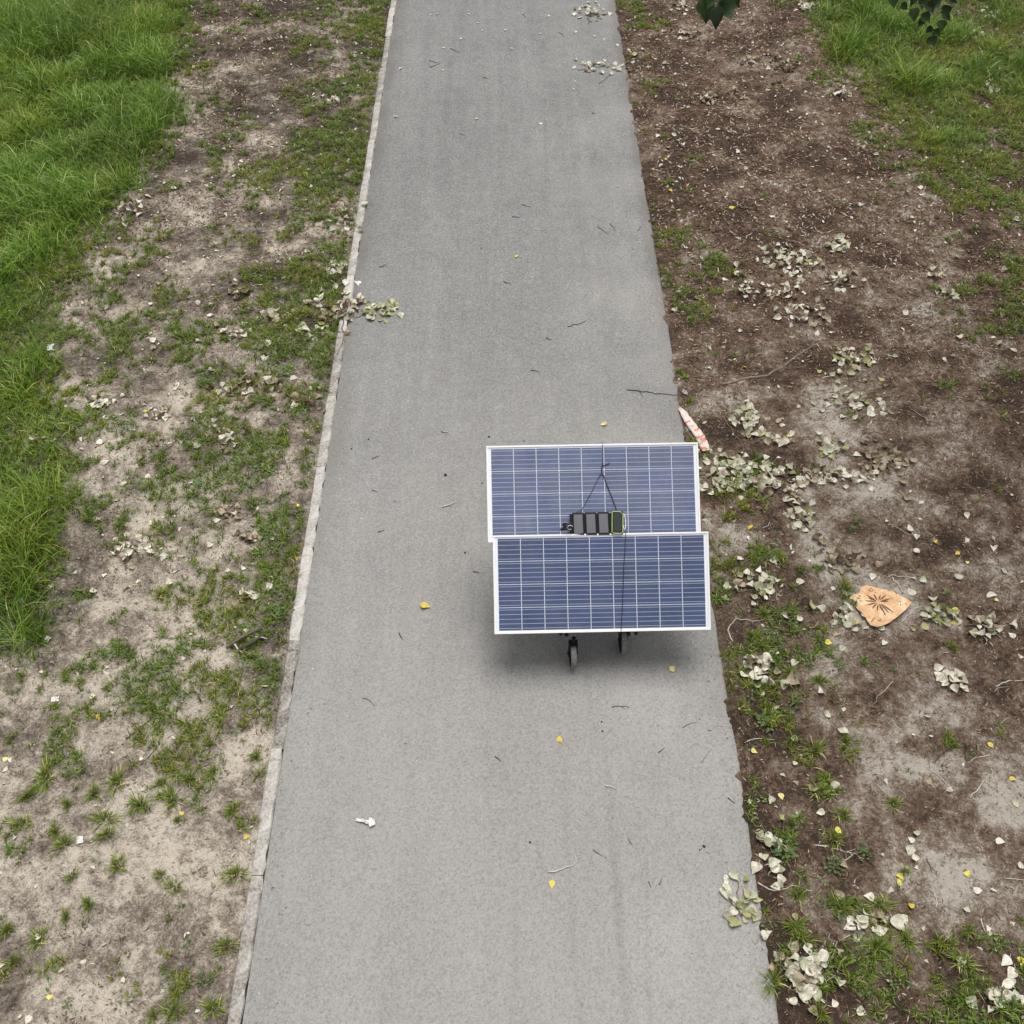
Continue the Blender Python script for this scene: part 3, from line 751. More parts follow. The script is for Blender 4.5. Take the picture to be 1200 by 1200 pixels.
# ------------------------------------------------------------------ single grass tufts on bare soil
def tuft_mesh(seed, nb=42, r0=.03, hmin=.03, hmax=.075):
    global RNG
    keep, RNG = RNG, np.random.default_rng(seed)
    ang = RNG.uniform(0, 6.283, nb); rad = r0 * RNG.random(nb) ** .8
    base = np.stack([np.cos(ang) * rad * 1.2, np.sin(ang) * rad, np.full(nb, -.008)], 1)
    colr = pcol(nb, (.085, .155, .014), (.25, .31, .045), (.44, .38, .18), .14)
    co, f, c = blades(base, RNG.uniform(hmin, hmax, nb), RNG.uniform(.0035, .0075, nb), ang + RNG.normal(0, .6, nb), (.3 + rad / r0 * .8) * RNG.uniform(.6, 1.2, nb), colr, 3)
    RNG = keep
    me = raw_mesh("grass_tuft", co, f, c); me.materials.append(M['grass']); return me
TV = [tuft_mesh(200 + k, random.randint(90, 150), random.uniform(.024, .04), .025, random.uniform(.06, .085)) for k in range(6)]
def place_tuft(px, py, rpx, label, group):
    x, y = G(px, py); s, _ = ppm(px, py); k = rpx / s / .062
    o = obj("grass_tuft", random.choice(TV), None, None, (x, y, h1(x, y)), (0, 0, random.uniform(0, 6.28))); kk = max(.6, min(2.0, k))
    kk *= random.uniform(.95, 1.35); o.scale = (kk * random.uniform(.8, 1.35), kk * random.uniform(.65, 1.0), min(1.15, .45 + .45 * kk)); tag(o, f"{label} near {near(px, py)}", "grass tuft", group)
for p in [(55, 911, 14), (33, 934, 10), (79, 945, 8), (137, 917, 11), (109, 931, 9), (26, 968, 15), (66, 975, 9), (122, 960, 14), (124, 981, 13), (163, 943, 14), (201, 936, 13), (190, 918, 10), (75, 992, 10), (140, 1017, 13), (88, 1030, 8), (104, 1062, 12), (77, 1076, 8), (205, 1042, 11), (189, 1028, 6), (275, 1026, 10), (274, 950, 10), (46, 1100, 12), (14, 1126, 13), (9, 1090, 8), (205, 1186, 14), (265, 1110, 10), (250, 1182, 13), (208, 961, 7), (250, 905, 10), (222, 912, 11), (300, 888, 8), (180, 1192, 11)]:
    place_tuft(*p, "small separate green grass tuft on pale soil", "grass tufts on pale bare soil")
for p in [(986, 958, 13), (1046, 944, 12), (975, 985, 10), (1028, 1112, 18), (1062, 1103, 14), (1128, 1130, 14), (1112, 1108, 10), (1006, 1126, 9), (985, 1065, 13), (1030, 1062, 12), (1058, 1024, 9), (905, 1150, 12), (960, 1186, 13), (935, 1050, 14), (930, 1085, 14), (940, 1100, 12), (990, 870, 9), (1110, 865, 9), (960, 800, 9), (955, 880, 10), (900, 840, 11), (960, 930, 11), (1115, 760, 8), (1185, 1180, 11), (895, 720, 10), (880, 745, 10), (1130, 1170, 9), (990, 690, 11), (925, 790, 10)]:
    place_tuft(*p, "small green grass tuft on dark soil", "grass tufts on dark soil")

# ------------------------------------------------------------------ leaves
LU = [0, .06, .2, .4, .62, .84, 1.0]; LWd = [.10, .34, .45, .42, .29, .12, .012]
def leaf_mesh(seed, bend, fold, curl, petiole=.35, narrow=1.0):
    rs = np.random.default_rng(seed); v, f = [], []
    cols = [-1, -.5, 0, .5, 1]
    for i, (u, w) in enumerate(zip(LU, LWd)):
        for c in cols:
            xx = c * w * narrow * (1 + rs.normal(0, .05)); yy = u - .5 + (-.05 * abs(c) if i == 0 else 0)
            zz = fold * abs(c) ** 1.2 * w + bend * ((u - .45) ** 2) * 1.6 + curl * c * (u - .5) * w * 2 + rs.normal(0, .018)
            v.append((xx, yy, zz))
    m = len(cols)
    for i in range(len(LU) - 1):
        for k in range(m - 1): f.append((i * m + k, i * m + k + 1, (i + 1) * m + k + 1, (i + 1) * m + k))
    if petiole:
        b = len(v); z0 = v[2][2]; dx = rs.normal(0, .12)
        for t in (0, .5, 1):
            yy = -.5 - petiole * t; v += [(dx * t * t - .014, yy, z0 + .02 - .03 * t), (dx * t * t + .014, yy, z0 + .02 - .03 * t)]
        f += [(b, b + 1, b + 3, b + 2), (b + 2, b + 3, b + 5, b + 4)]
    lo = min(q[2] for q in v); v = [(a, b_, c - lo) for a, b_, c in v]
    me = bpy.data.meshes.new("leaf"); me.from_pydata(v, [], f); me.update(); me.polygons.foreach_set("use_smooth", [True] * len(f)); return me
def leaf_set(mat, n, seed, strong=1.0):
    out = []; rs = np.random.default_rng(seed)
    for k in range(n):
        me = leaf_mesh(seed * 31 + k, rs.uniform(-.4, .85) * strong, rs.uniform(-.6, .85) * strong, rs.normal(0, .33) * strong, rs.choice([0, .3, .45]), rs.uniform(.82, 1.05)); me.materials.append(mat); out.append(me)
    return out
LM = {
    'pale': leaf_mat("leaf_pale", [(.58, .55, .45), (.84, .81, .71), (.70, .66, .56)], spot=.22),
    'green': leaf_mat("leaf_greygreen", [(.38, .40, .27), (.70, .70, .57), (.54, .55, .42)], spot=.24),
    'ygreen': leaf_mat("leaf_yellowgreen", [(.30, .33, .13), (.48, .47, .24), (.42, .42, .28)], spot=.2),
    'tan': leaf_mat("leaf_tan", [(.30, .245, .17), (.50, .43, .32), (.40, .33, .24)], spot=.25),
    'brown': leaf_mat("leaf_brown", [(.09, .065, .045), (.24, .185, .13), (.14, .10, .07)], spot=.25),
    'yellow': leaf_mat("leaf_yellow", [(.62, .47, .08), (.80, .72, .12), (.74, .68, .28)], trans=.15, spot=.22),
    'live': leaf_mat("leaf_live", [(.012, .030, .008), (.030, .062, .014), (.018, .042, .010)], rough=.42, trans=.08, spot=.15),  # backlit darkness of the hanging sprays is put into this green
    'weed': leaf_mat("leaf_weed", [(.07, .13, .035), (.15, .215, .075), (.10, .15, .065)], rough=.55, trans=.2, spot=.3)}
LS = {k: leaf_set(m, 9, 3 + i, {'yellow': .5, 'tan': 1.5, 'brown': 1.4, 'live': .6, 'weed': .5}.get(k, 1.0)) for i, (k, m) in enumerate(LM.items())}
M['twig'] = simple("twig_bark", (.115, .088, .066), .85, 0, .4, 60); M['twigpale'] = simple("twig_bare", (.46, .42, .36), .8, 0, .2, 60)
M['twigdark'] = simple("twig_dark", (.045, .038, .032), .85, 0, .3, 60); M['twigred'] = simple("twig_red", (.19, .085, .06), .8, 0, .2, 60)
def wobble(pts, n, amp):
    """a crooked line through the given points"""
    pts = [Vector(p) for p in pts]; out = []
    seg = len(pts) - 1
    for i in range(n + 1):
        t = i / n * seg; k = min(int(t), seg - 1); a = t - k
        p = pts[k].lerp(pts[k + 1], a)
        if 0 < i < n: p = p + Vector((random.gauss(0, amp), random.gauss(0, amp), abs(random.gauss(0, amp * .4))))
        out.append(p)
    return out
BIASED = {'mix': ['pale', 'pale', 'green', 'tan'], 'pale': ['pale'] * 7 + ['green', 'tan', 'tan', 'brown'], 'green': ['green'] * 4 + ['pale'] * 3 + ['ygreen', 'tan'], 'tan': ['tan'] * 4 + ['pale', 'brown'],
          'brown': ['brown'] * 3 + ['tan', 'pale'], 'ygreen': ['ygreen'] * 3 + ['green', 'pale']}
def leaf_cluster(px, py, rx, ry, n, pal, label, size=.070, group="fallen leafy twigs"):
    """a broken twig end with its withered leaves, lying on the ground"""
    x, y = G(px, py); s, sv = ppm(px, py); ax_, ay = rx / s, ry / sv
    root = empty("leafy_twig", (x, y, h1(x, y))); tag(root, label, "fallen twig", group)
    a0 = random.uniform(-.5, .5) + (0 if ax_ > ay else 1.57)
    e_ = Vector((math.cos(a0) * ax_, math.sin(a0) * ay, 0))
    st = [Vector((-e_.x, -e_.y, 0)), Vector((random.gauss(0, .01), random.gauss(0, .01), .012)), e_ * .9]
    st = wobble(st, 7, .008); st = [Vector((q.x, q.y, max(h1(x + q.x, y + q.y) - root.location.z, -.02) + .010)) for q in st]
    MB().tube(st, [.0042, .004, .0038, .0034, .003, .0026, .0022, .0018], 5).build("stem", M['twig'], root, smooth=True)
    for k in range(int(n * 1.9)):
        u, v = random.gauss(0, .52), random.gauss(0, .52)
        lx, ly = u * ax_, v * ay; L = size * random.uniform(.72, 1.22)
        r = math.hypot(u, v); z0 = h1(x + lx, y + ly) - root.location.z + .004 + max(0, 1 - r) * random.uniform(.0, .03)
        o = obj("leaf", random.choice(LS[random.choice(BIASED[pal])]), None, root, (lx, ly, z0), (random.gauss(0, .30), random.gauss(0, .30), random.uniform(0, 6.28)))
        if random.random() < .2: o.rotation_euler.x += random.choice((-.7, .7))
        o.scale = (L, L, L)
        if abs(o.rotation_euler.x) > .5 or abs(o.rotation_euler.y) > .5: o.location.z += L * .22
    return root
CL = [
 (928, 308, 30, 20, 30, 'green', "large heap of grey green withered leaves on the brown soil beside a dense clover patch"),
 (915, 345, 16, 8, 9, 'pale', None), (980, 290, 15, 10, 12, 'green', None), (870, 332, 10, 18, 9, 'pale', "pale leafy twig at the edge of the dense clover patch"),
 (985, 332, 26, 9, 15, 'pale', None), (945, 373, 30, 13, 19, 'pale', "pale grey leafy twig lying just beyond the exposed tree root"), (897, 345, 10, 6, 6, 'pale', None), (1000, 424, 28, 16, 26, 'ygreen', "yellowish green pile of withered leaves past the end of the exposed root"),
 (1095, 319, 11, 13, 9, 'tan', "curled tan leaf bundle standing up from bare brown soil"), (1114, 346, 13, 7, 6, 'green', None), (1001, 474, 30, 17, 22, 'green', "flat grey green leafy twig on soil short of the yellowish leaf pile"),
 (880, 497, 14, 20, 20, 'green', "leafy branch with a long bare grey stem next to the striped tape"), (913, 519, 13, 9, 7, 'pale', None),
 (863, 557, 42, 22, 58, 'green', "biggest heap of grey green leaves right beside the rear solar panel"), (972, 527, 15, 11, 16, 'green', "grey green tuft of leaves ending the long leaf row"),
 (1033, 540, 26, 17, 30, 'tan', "heap of shrivelled tan grey leaves at the end of the leaf row"), (965, 561, 52, 11, 36, 'pale', "long row of pale grey leaves running between two leaf heaps"),
 (925, 583, 16, 13, 16, 'pale', None), (940, 608, 14, 13, 15, 'green', "small round grey green leaf spray just below the long leaf row"),
 (985, 661, 22, 14, 15, 'tan', "crumpled tan leaves with a grass tuft just behind the orange fragment"), (888, 690, 32, 16, 16, 'green', "leafy twig with big pale green leaves beside the front solar panel"),
 (992, 722, 24, 20, 16, 'green', "grey green withered leaves tucked against the orange fragment"), (1100, 725, 26, 18, 16, 'ygreen', "yellowish green leafy twig between the orange fragment and a white leaf cluster"),
 (1160, 735, 24, 12, 12, 'pale', "nearly white leaf cluster beyond the yellowish green leafy twig"), (1113, 797, 17, 13, 8, 'pale', "small pale leaf cluster alone on bare soil below the yellowish green twig"),
 (888, 787, 19, 18, 16, 'pale', "pale leaf cluster in grass at the path edge beside the front wheels"), (862, 1058, 24, 26, 13, 'ygreen', "yellow green leafy twig reaching from the soil onto the asphalt"),
 (905, 1003, 16, 34, 9, 'green', "few broad grey green leaves in weeds at the asphalt edge"), (942, 1140, 30, 28, 24, 'mix', "thick heap of big pale and grey leaves against the asphalt edge"),
 (1020, 1084, 26, 11, 6, 'mix', None), (1175, 1163, 17, 15, 8, 'pale', None),
 (690, 16, 20, 10, 15, 'pale', "grey leafy twig lying on the far asphalt, more distant of two"), (702, 79, 25, 8, 14, 'pale', "grey leafy twig lying on the far asphalt, nearer of two"),
 (943, 9, 15, 6, 11, 'pale', None), (1050, 5, 14, 6, 9, 'green', None), (1160, 17, 12, 9, 9, 'green', None), (1140, 42, 12, 9, 8, 'green', None), (1165, 108, 9, 9, 7, 'green', None),
 (913, 80, 18, 12, 18, 'brown', "dark brown heap of curled dead leaves on the far soil"), (877, 70, 10, 7, 7, 'tan', None), (797, 9, 13, 6, 9, 'pale', None), (803, 40, 17, 6, 14, 'tan', None), (990, 42, 10, 7, 7, 'brown', None), (985, 110, 10, 6, 6, 'pale', None), (825, 118, 13, 7, 9, 'tan', None), (860, 112, 9, 7, 7, 'tan', None),
 (446, 364, 20, 10, 18, 'ygreen', "green tipped leafy twig sticking out over the kerb onto the asphalt"), (415, 356, 16, 13, 18, 'pale', "white leaf heap lying across the kerbstones"),
 (371, 360, 13, 12, 9, 'pale', "pale leaves in short grass one step from the kerb"), (398, 369, 13, 11, 13, 'tan', "tan shrivelled leaves under the white leaf heap at the kerb"), (368, 391, 20, 8, 8, 'green', None),
 (390, 317, 17, 8, 9, 'pale', None), (279, 342, 13, 9, 8, 'tan', None), (318, 369, 12, 7, 8, 'pale', None), (266, 392, 28, 8, 10, 'pale', None), (311, 414, 11, 9, 5, 'pale', None),
 (302, 456, 42, 13, 34, 'tan', "wide flat bed of tan and pale leaves on soil beside the kerb"), (357, 475, 22, 7, 11, 'tan', None), (268, 517, 23, 12, 12, 'pale', None), (118, 474, 13, 12, 10, 'pale', "clump of pale leaves at the edge of the long grass"), (187, 488, 17, 7, 6, 'pale', None),
 (153, 651, 20, 18, 11, 'pale', "scattered pale leaves on bare soil across from the parked cart"), (269, 601, 14, 6, 9, 'tan', None), (160, 250, 24, 12, 11, 'pale', None), (403, 262, 18, 16, 11, 'pale', "pale leaves in green grass against the far kerb"), (300, 631, 13, 5, 7, 'tan', None), (45, 520, 5, 5, 3, 'pale', None), (392, 120, 12, 6, 6, 'pale', None), (295, 700, 12, 6, 4, 'pale', None)]
for (px, py, rx, ry, n, pal, lab) in CL:
    word = {'mix': "pale and grey", 'pale': "pale", 'green': "grey green", 'tan': "tan", 'brown': "brown", 'ygreen': "yellowish green"}[pal]
    leaf_cluster(px, py, rx * 1.12, ry * 1.12, n, pal, lab or f"small twig of {word} withered leaves near {near(px, py)}", .066 if py > 600 else .066, "fallen leafy twigs")

def lay_leaf(px, py, pal, label, group, size, cat="leaf", flat=.2, sc=None):
    x, y = G(px, py); L = size
    o = obj("fallen_leaf", random.choice(LS[pal]), None, None, (x, y, h1(x, y) + .003), (random.gauss(0, flat), random.gauss(0, flat), random.uniform(0, 6.28))); o.scale = (L, L, L)
    if abs(o.rotation_euler.x) + abs(o.rotation_euler.y) > .3: o.location.z += L * .12
    return tag(o, label, cat, group)
# yellow leaves: on the asphalt one by one, on the soil by side
for px, py, lab, sz in [(499, 711, "bright yellow leaf on the asphalt across from the front solar panel", .075), (707, 498, "yellow leaf on the asphalt just behind the rear solar panel", .055), (605, 301, "small yellow leaf alone on the far asphalt", .05),
                        (656, 868, "yellow leaf on the asphalt in front of the left front wheel", .05), (788, 784, "yellow leaf on the asphalt beside the right front wheel", .05), (647, 1037, "yellow leaf on the asphalt next to the bent pale twig", .05)]:
    lay_leaf(px, py, 'yellow', lab, "yellow leaves", sz)
for px, py in [(1096, 636), (1122, 648), (1133, 660), (1166, 705), (1120, 716), (1117, 730), (971, 754), (884, 881), (915, 935), (1186, 915), (1132, 1025), (1052, 1029), (1052, 1037), (981, 976), (922, 512), (897, 562), (878, 619), (873, 431), (779, 187), (858, 245), (743, 63), (1160, 875), (1195, 1130), (1066, 1062), (786, 225), (900, 60)]:
    lay_leaf(px, py, 'yellow', f"yellow fallen leaf near {near(px, py)}", "yellow leaves", random.uniform(.038, .06))
for px, py in [(350, 594), (348, 656), (301, 240), (172, 484), (258, 392), (55, 1167), (290, 981), (212, 953), (325, 65), (343, 24), (224, 51), (226, 80), (403, 92), (358, 202), (400, 283), (30, 640), (8, 890), (118, 845), (210, 115)]:
    lay_leaf(px, py, 'yellow', f"yellow fallen leaf near {near(px, py)}", "yellow leaves", random.uniform(.035, .055))
lay_leaf(1052, 1085, 'pale', "largest white heart shaped leaf lying flat beside a grass tuft", "pale fallen leaves", .10, flat=.05)
lay_leaf(925, 801, 'tan', "broad grey brown leaf below the pale cluster beside the front wheels", "pale fallen leaves", .11)
lay_leaf(1067, 694, 'pale', "white round leaf just behind the orange fragment", "pale fallen leaves", .075, flat=.05)
lay_leaf(919, 723, 'pale', "white leaf alone on soil beside the front solar panel", "pale fallen leaves", .075, flat=.1)
# loose pale leaves: those that show largest
nl = 0
for px, py in [(505, 18), (549, 17), (512, 17), (560, 27), (565, 36), (643, 19), (675, 38), (697, 43), (708, 46), (600, 58), (540, 46), (520, 57), (470, 81), (519, 82), (464, 137), (674, 96), (672, 105), (698, 3), (592, 36), (707, 12), (633, 40), (558, 140), (634, 145), (723, 53)]:
    lay_leaf(px, py, 'pale', "pale dry leaf lying singly on the far asphalt", "pale leaves on the asphalt", random.uniform(.03, .05), flat=.15); nl += 1
while nl < 285:
    px, py = random.uniform(0, 1200), random.uniform(0, 1200) ** 1.0
    if py > 700 and random.random() < (.8 if px < 500 else .5): continue
    x, y = G(px, py)
    if PL - KW - .06 < x < PR + .04: continue
    if float(vnoise(np.array([x / .8]), np.array([y / .8]), 71)[0]) < .35: continue
    g0, s0, t0 = fields(np.array([x]), np.array([y]))
    if t0[0] > .35: continue
    pal = random.choice(['pale', 'pale', 'pale', 'tan'] if x < 0 else ['pale', 'pale', 'green', 'tan'])
    lab = f"loose {dict(pale='pale', tan='tan', green='grey green')[pal]} dry leaf near {near(px, py)}"
    if x < 0: lay_leaf(px, py, pal, lab, "loose leaves on the kerbed verge", random.uniform(.03, .05) if py > 750 else random.uniform(.04, .07))
    else: lay_leaf(px, py, pal, lab, "loose leaves on the brown verge", random.uniform(.04, .075))
    nl += 1

# ------------------------------------------------------------------ small broad leaved plants
def weed(px, py, rpx, label, nleaf=9):
    x, y = G(px, py); s, _ = ppm(px, py); r = rpx / s
    root = empty("weed_plant", (x, y, h1(x, y))); tag(root, label, "weed", "broad leaved weeds")
    for k in range(int(nleaf * 2.2)):
        a = k * 2.4 + random.uniform(-.5, .5); rr = r * random.uniform(.1, .95); L = r * random.uniform(.28, .5)
        o = obj("leaf", random.choice(LS['weed']), None, root, (math.cos(a) * rr, math.sin(a) * rr, .012 + .02 * random.random()), (random.uniform(-.2, .6), random.gauss(0, .35), a - math.pi / 2 + random.gauss(0, .4))); o.scale = (L * random.uniform(.6, .85), L, L)
for px, py, r, lab, n in [(325, 722, 15, "broad leaved weed rosette at the kerb beside the forked dry branch", 11), (896, 846, 16, "bright green weed rosette at the path edge in front of the wheels", 16), (975, 1018, 14, "leafy green weed beside thin dry stalks on dark soil", 12), (1010, 1000, 13, "leafy weed right next to the thin dry stalks", 10),
                          (222, 1105, 11, "small weed seedling on dark soil patch near the kerb", 6), (240, 1150, 12, "flat grey green weed rosette near the kerb", 9), (80, 1178, 9, "small weed on bare soil next to a yellow leaf", 6), (920, 1000, 16, "round leaved green weed at the asphalt edge", 16), (1046, 785, 9, "single small weed on bare soil below the orange fragment", 6),
                          (983, 786, 10, "small leafy weed standing in litter below the orange fragment", 8), (930, 826, 11, "creeping weed between grass tufts on dark soil", 8), (1175, 1172, 14, "weed growing through the pale leaf cluster", 8), (790, 282, 11, "pale green broad leaf plant at the far path edge", 5), (45, 697, 12, "bright green leafy weed at the foot of the long grass", 10)]:
    weed(px, py, r, lab, n)

# ------------------------------------------------------------------ twigs, sticks, root
def twig(name, pts, r0, mat, label, group=None, cat="twig", side=0, n=None, lift=.0):
    w = [G(*p) for p in pts]; cx, cy = w[0]
    base = Vector((cx, cy, h1(cx, cy)))
    L = [Vector((a - cx, b - cy, 0)) for a, b in w]
    ln = sum((L[k + 1] - L[k]).length for k in range(len(L) - 1)); n = n or max(4, min(14, int(ln / .03)))
    q = wobble(L, n, min(.006, ln * .03)); q = [Vector((p.x, p.y, h1(cx + p.x, cy + p.y) - base.z + r0 * .8 + lift * math.sin(math.pi * k / n))) for k, p in enumerate(q)]
    mb = MB().tube(q, [r0 * (1 - .6 * k / n) for k in range(n + 1)], 5)
    for s in range(side):
        k = random.randint(1, n - 1); d = (q[k] - q[k - 1]).normalized(); a = random.choice((-1, 1)) * random.uniform(.5, 1.0)
        d = Matrix.Rotation(a, 3, 'Z') @ d; l2 = ln * random.uniform(.12, .3)
        mb.tube([q[k], q[k] + d * l2 * .5, q[k] + d * l2 + Vector((0, 0, .006))], [r0 * .5, r0 * .4, r0 * .25], 4)
    return tag(mb.build(name, mat, None, base, smooth=True), label, cat, group)
TW = [([(735, 457), (757, 459), (775, 462), (818, 463)], .006, 'twigdark', "long dark twig lying from the brown soil across the asphalt edge", 2),
      ([(642, 1022), (668, 1016), (680, 1004)], .007, 'twigpale', "bent pale bare twig on the asphalt near a yellow leaf", 1),
      ([(709, 921), (716, 922), (723, 925)], .008, 'twigpale', "short thick white twig alone on the asphalt", 0), ([(518, 595), (527, 592), (535, 588)], .009, 'twigpale', "white stubby twig on the asphalt beside the rear panel", 1),
      ([(717, 829), (727, 828), (738, 829)], .005, 'twig', "straight grey twig on the asphalt below the wheels", 1), ([(811, 899), (817, 897), (824, 898)], .005, 'twigpale', "short pale twig touching a reddish curved stalk", 0),
      ([(823, 894), (827, 885), (834, 878)], .004, 'twigred', "reddish curved stalk on the asphalt near its right edge", 0), ([(665, 383), (676, 380), (687, 376)], .005, 'twigdark', "dark twig on the asphalt well behind the panels", 0),
      ([(425, 818), (432, 820), (439, 828)], .004, 'twigred', "thin reddish twig on the asphalt near the kerb", 1), ([(800, 853), (806, 849), (817, 847)], .004, 'twigdark', "thin dark curved stalk on the asphalt near the path edge", 0),
      ([(992, 241), (1010, 242), (1038, 238), (1057, 231)], .009, 'twig', "crooked brown stick on bare brown soil under the grass patch", 1), ([(847, 489), (864, 514), (886, 545)], .008, 'twig', "long bare grey stem lying through the leaf heaps", 1),
      ([(859, 752), (851, 737), (862, 726), (885, 727), (910, 727)], .006, 'twigpale', "curling pale vine stem at the path edge beside the front panel", 0), ([(912, 718), (935, 718), (958, 712)], .006, 'twig', "thin stem between a white leaf and the orange fragment", 0),
      ([(875, 869), (890, 865), (907, 868)], .006, 'twigpale', "pale stalk below the bright green weed rosette", 0), ([(955, 992), (975, 997), (997, 1001), (1011, 1008)], .006, 'twigpale', "branched thin pale stalk beside leafy green weeds", 2),
      ([(983, 1015), (992, 1008), (1000, 1001)], .005, 'twigpale', "short pale stalk touching the branched thin stalk", 0), ([(888, 1034), (904, 1043), (930, 1039), (951, 1045)], .006, 'twigpale', "wavy pale stem running out of the leaves at the asphalt edge", 0),
      ([(890, 1080), (905, 1065), (913, 1048)], .005, 'twigred', "dark reddish stem under the yellow green twig", 0), ([(972, 1126), (980, 1105)], .005, 'twigpale', "straight pale straw stalk next to the big leaf heap", 0), ([(983, 1104), (998, 1097)], .005, 'twigpale', "short straw stalk pointing away from the big leaf heap", 0),
      ([(1136, 936), (1148, 922), (1160, 908)], .006, 'twigpale', "straight pale stick on light soil near a yellow leaf", 0), ([(1148, 1078), (1155, 1096), (1175, 1098)], .006, 'twigpale', "bent dry stalk between two grass tufts on light soil", 0), ([(1085, 1007), (1090, 1016), (1092, 1024)], .005, 'twig', "crooked small twig near the paired yellow leaves", 0),
      ([(1046, 676), (1054, 684), (1056, 697)], .007, 'twigpale', "hooked pale root end behind the orange fragment", 0), ([(1110, 676), (1124, 678), (1137, 681)], .005, 'twig', "thin dark stick on pale soil behind the yellowish green twig", 0), ([(1056, 730), (1066, 720), (1074, 712), (1082, 712)], .006, 'twigpale', "arched pale stem between orange fragment and yellowish green twig", 0),
      ([(1166, 806), (1183, 799), (1204, 797)], .007, 'twigpale', "pale peeled stick beyond the small pale leaf cluster", 0), ([(310, 700), (318, 686), (333, 671)], .007, 'twig', "slanting grey twig above the broad weed at the kerb", 1), ([(148, 866), (163, 856), (193, 829)], .008, 'twig', "long slanting brown twig among grass patches on pale soil", 2),
      ([(165, 897), (172, 889), (181, 879)], .007, 'twig', "short dark twig below the long slanting one", 0), ([(206, 760), (215, 764), (226, 771)], .006, 'twigpale', "pale straight stalk between grass patches", 0), ([(217, 708), (224, 711), (231, 718)], .006, 'twigpale', "small curved white stalk on pale soil", 0),
      ([(174, 538), (192, 531), (205, 524), (215, 510)], .007, 'twig', "thin brown branch lying across a pale soil ridge", 2), ([(279, 357), (290, 361), (303, 364)], .007, 'twigdark', "dark stick beside tan leaves on the kerbed verge", 1), ([(350, 384), (380, 379), (420, 372), (432, 366)], .007, 'twig', "long stem of the leafy twig lying over the kerb", 1), ([(402, 372), (404, 395), (400, 410), (392, 425)], .005, 'twigdark', "dark thin stem draped along the kerbstones", 0)]
for pts, r0, mt, lab, sd_ in TW: twig("twig", pts, r0 * .8, M[mt], lab, "twigs", side=sd_)
small = [(484, 204, 494, 200, 'twigpale'), (580, 887, 587, 892, 'twigdark'), (695, 996, 706, 1003, 'twig'), (736, 983, 741, 991, 'twig'), (700, 266, 713, 275, 'twigdark'), (715, 262, 721, 271, 'twigdark'), (436, 538, 444, 535, 'twig'), (436, 575, 443, 577, 'twigdark'), (443, 624, 450, 622, 'twigdark'), (554, 670, 562, 672, 'twigdark'), (503, 71, 515, 74, 'twigdark'),
         (504, 79, 515, 75, 'twigdark'), (528, 57, 538, 62, 'twigdark'), (612, 240, 622, 243, 'twigdark'), (600, 254, 610, 255, 'twigdark'), (612, 17, 616, 21, 'twigdark'), (702, 98, 714, 89, 'twigdark'), (747, 271, 752, 265, 'twigdark'), (655, 38, 661, 43, 'twig'), (566, 91, 573, 93, 'twigdark'), (538, 157, 544, 159, 'twigdark'), (444, 313, 453, 310, 'twigdark'), (771, 882, 779, 876, 'twigdark'), (760, 1033, 763, 1040, 'twig'), (773, 1037, 776, 1028, 'twig'), (853, 935, 861, 941, 'twigdark'), (517, 506, 525, 507, 'twig'), (640, 396, 647, 398, 'twigdark'), (622, 434, 632, 436, 'twigdark'), (468, 742, 472, 750, 'twigdark'), (590, 330, 598, 332, 'twigdark')]
for a, b, c, d, mt in small: twig("twig", [(a, b), ((a + c) / 2, (b + d) / 2 + random.uniform(-1, 1)), (c, d)], .0042, M[mt], "short thin twig fragment lying loose on the asphalt", "twig fragments on the asphalt", n=4)
k = 0
while k < 110:
    px, py = random.uniform(0, 1200), random.uniform(0, 1200); x, y = G(px, py)
    if PL - KW - .15 < x < PR + .08: continue
    if float(fields(np.array([x]), np.array([y]))[2][0]) > .3: continue
    if x < 0 and random.random() < .6: continue
    s, sv = ppm(px, py); L = random.uniform(.08, .26); a = random.uniform(-3.14, 3.14); ex, ey = px + math.cos(a) * L * s, py + math.sin(a) * L * sv; b = random.uniform(-.25, .25) * L * s
    mt = random.choice(['twig', 'twig', 'twigpale', 'twigdark', 'twigred']); lab = f"thin loose {dict(twig='brown', twigpale='pale', twigdark='dark', twigred='reddish')[mt]} twig near {near(px, py)}"
    twig("twig", [(px, py), ((px + ex) / 2 + b, (py + ey) / 2 + b * .5), (ex, ey)], random.uniform(.002, .0042), M[mt], lab, "loose twigs on the verges", side=random.choice((0, 0, 1))); k += 1
# forked dry branch at the kerb
fb = tag(empty("broken_branch", (*G(288, 756), h1(*G(288, 756)) + .012)), "forked split dry branch lying beside the broad leaved weed at the kerb", "branch")
def bpt(px, py, z): x, y = G(px, py); return Vector((x, y, z)) - Vector((fb.location.x, fb.location.y, 0))
MB().tube([bpt(267, 764, .02), bpt(284, 753, .035), bpt(309, 740, .03)], [.010, .012, .009], 7).build("branch_limb", M['twig'], fb, smooth=True)
MB().tube([bpt(281, 766, .018), bpt(294, 760, .03), bpt(312, 748, .026)], [.013, .014, .010], 7).build("branch_limb", M['twigdark'], fb, smooth=True)
MB().tube([bpt(277, 760, .03), bpt(280, 765, .028), bpt(286, 769, .012)], [.007, .006, .004], 6).build("side_twig", M['twigpale'], fb, smooth=True)
MB().tube([bpt(301, 752, .03), bpt(309, 752, .03), bpt(315, 753, .02)], [.006, .005, .004], 6).build("side_twig", M['twigpale'], fb, smooth=True)
M['root'] = simple("root_bark", (.19, .155, .125), .9, 0, .35, 25, bumpd=.006)
twig("tree_root", [(846, 452), (870, 446), (897, 440), (917, 429), (940, 414), (962, 402)], .013, M['root'], "grey tree root surfacing from the brown soil", None, "root", n=12, lift=-.012)
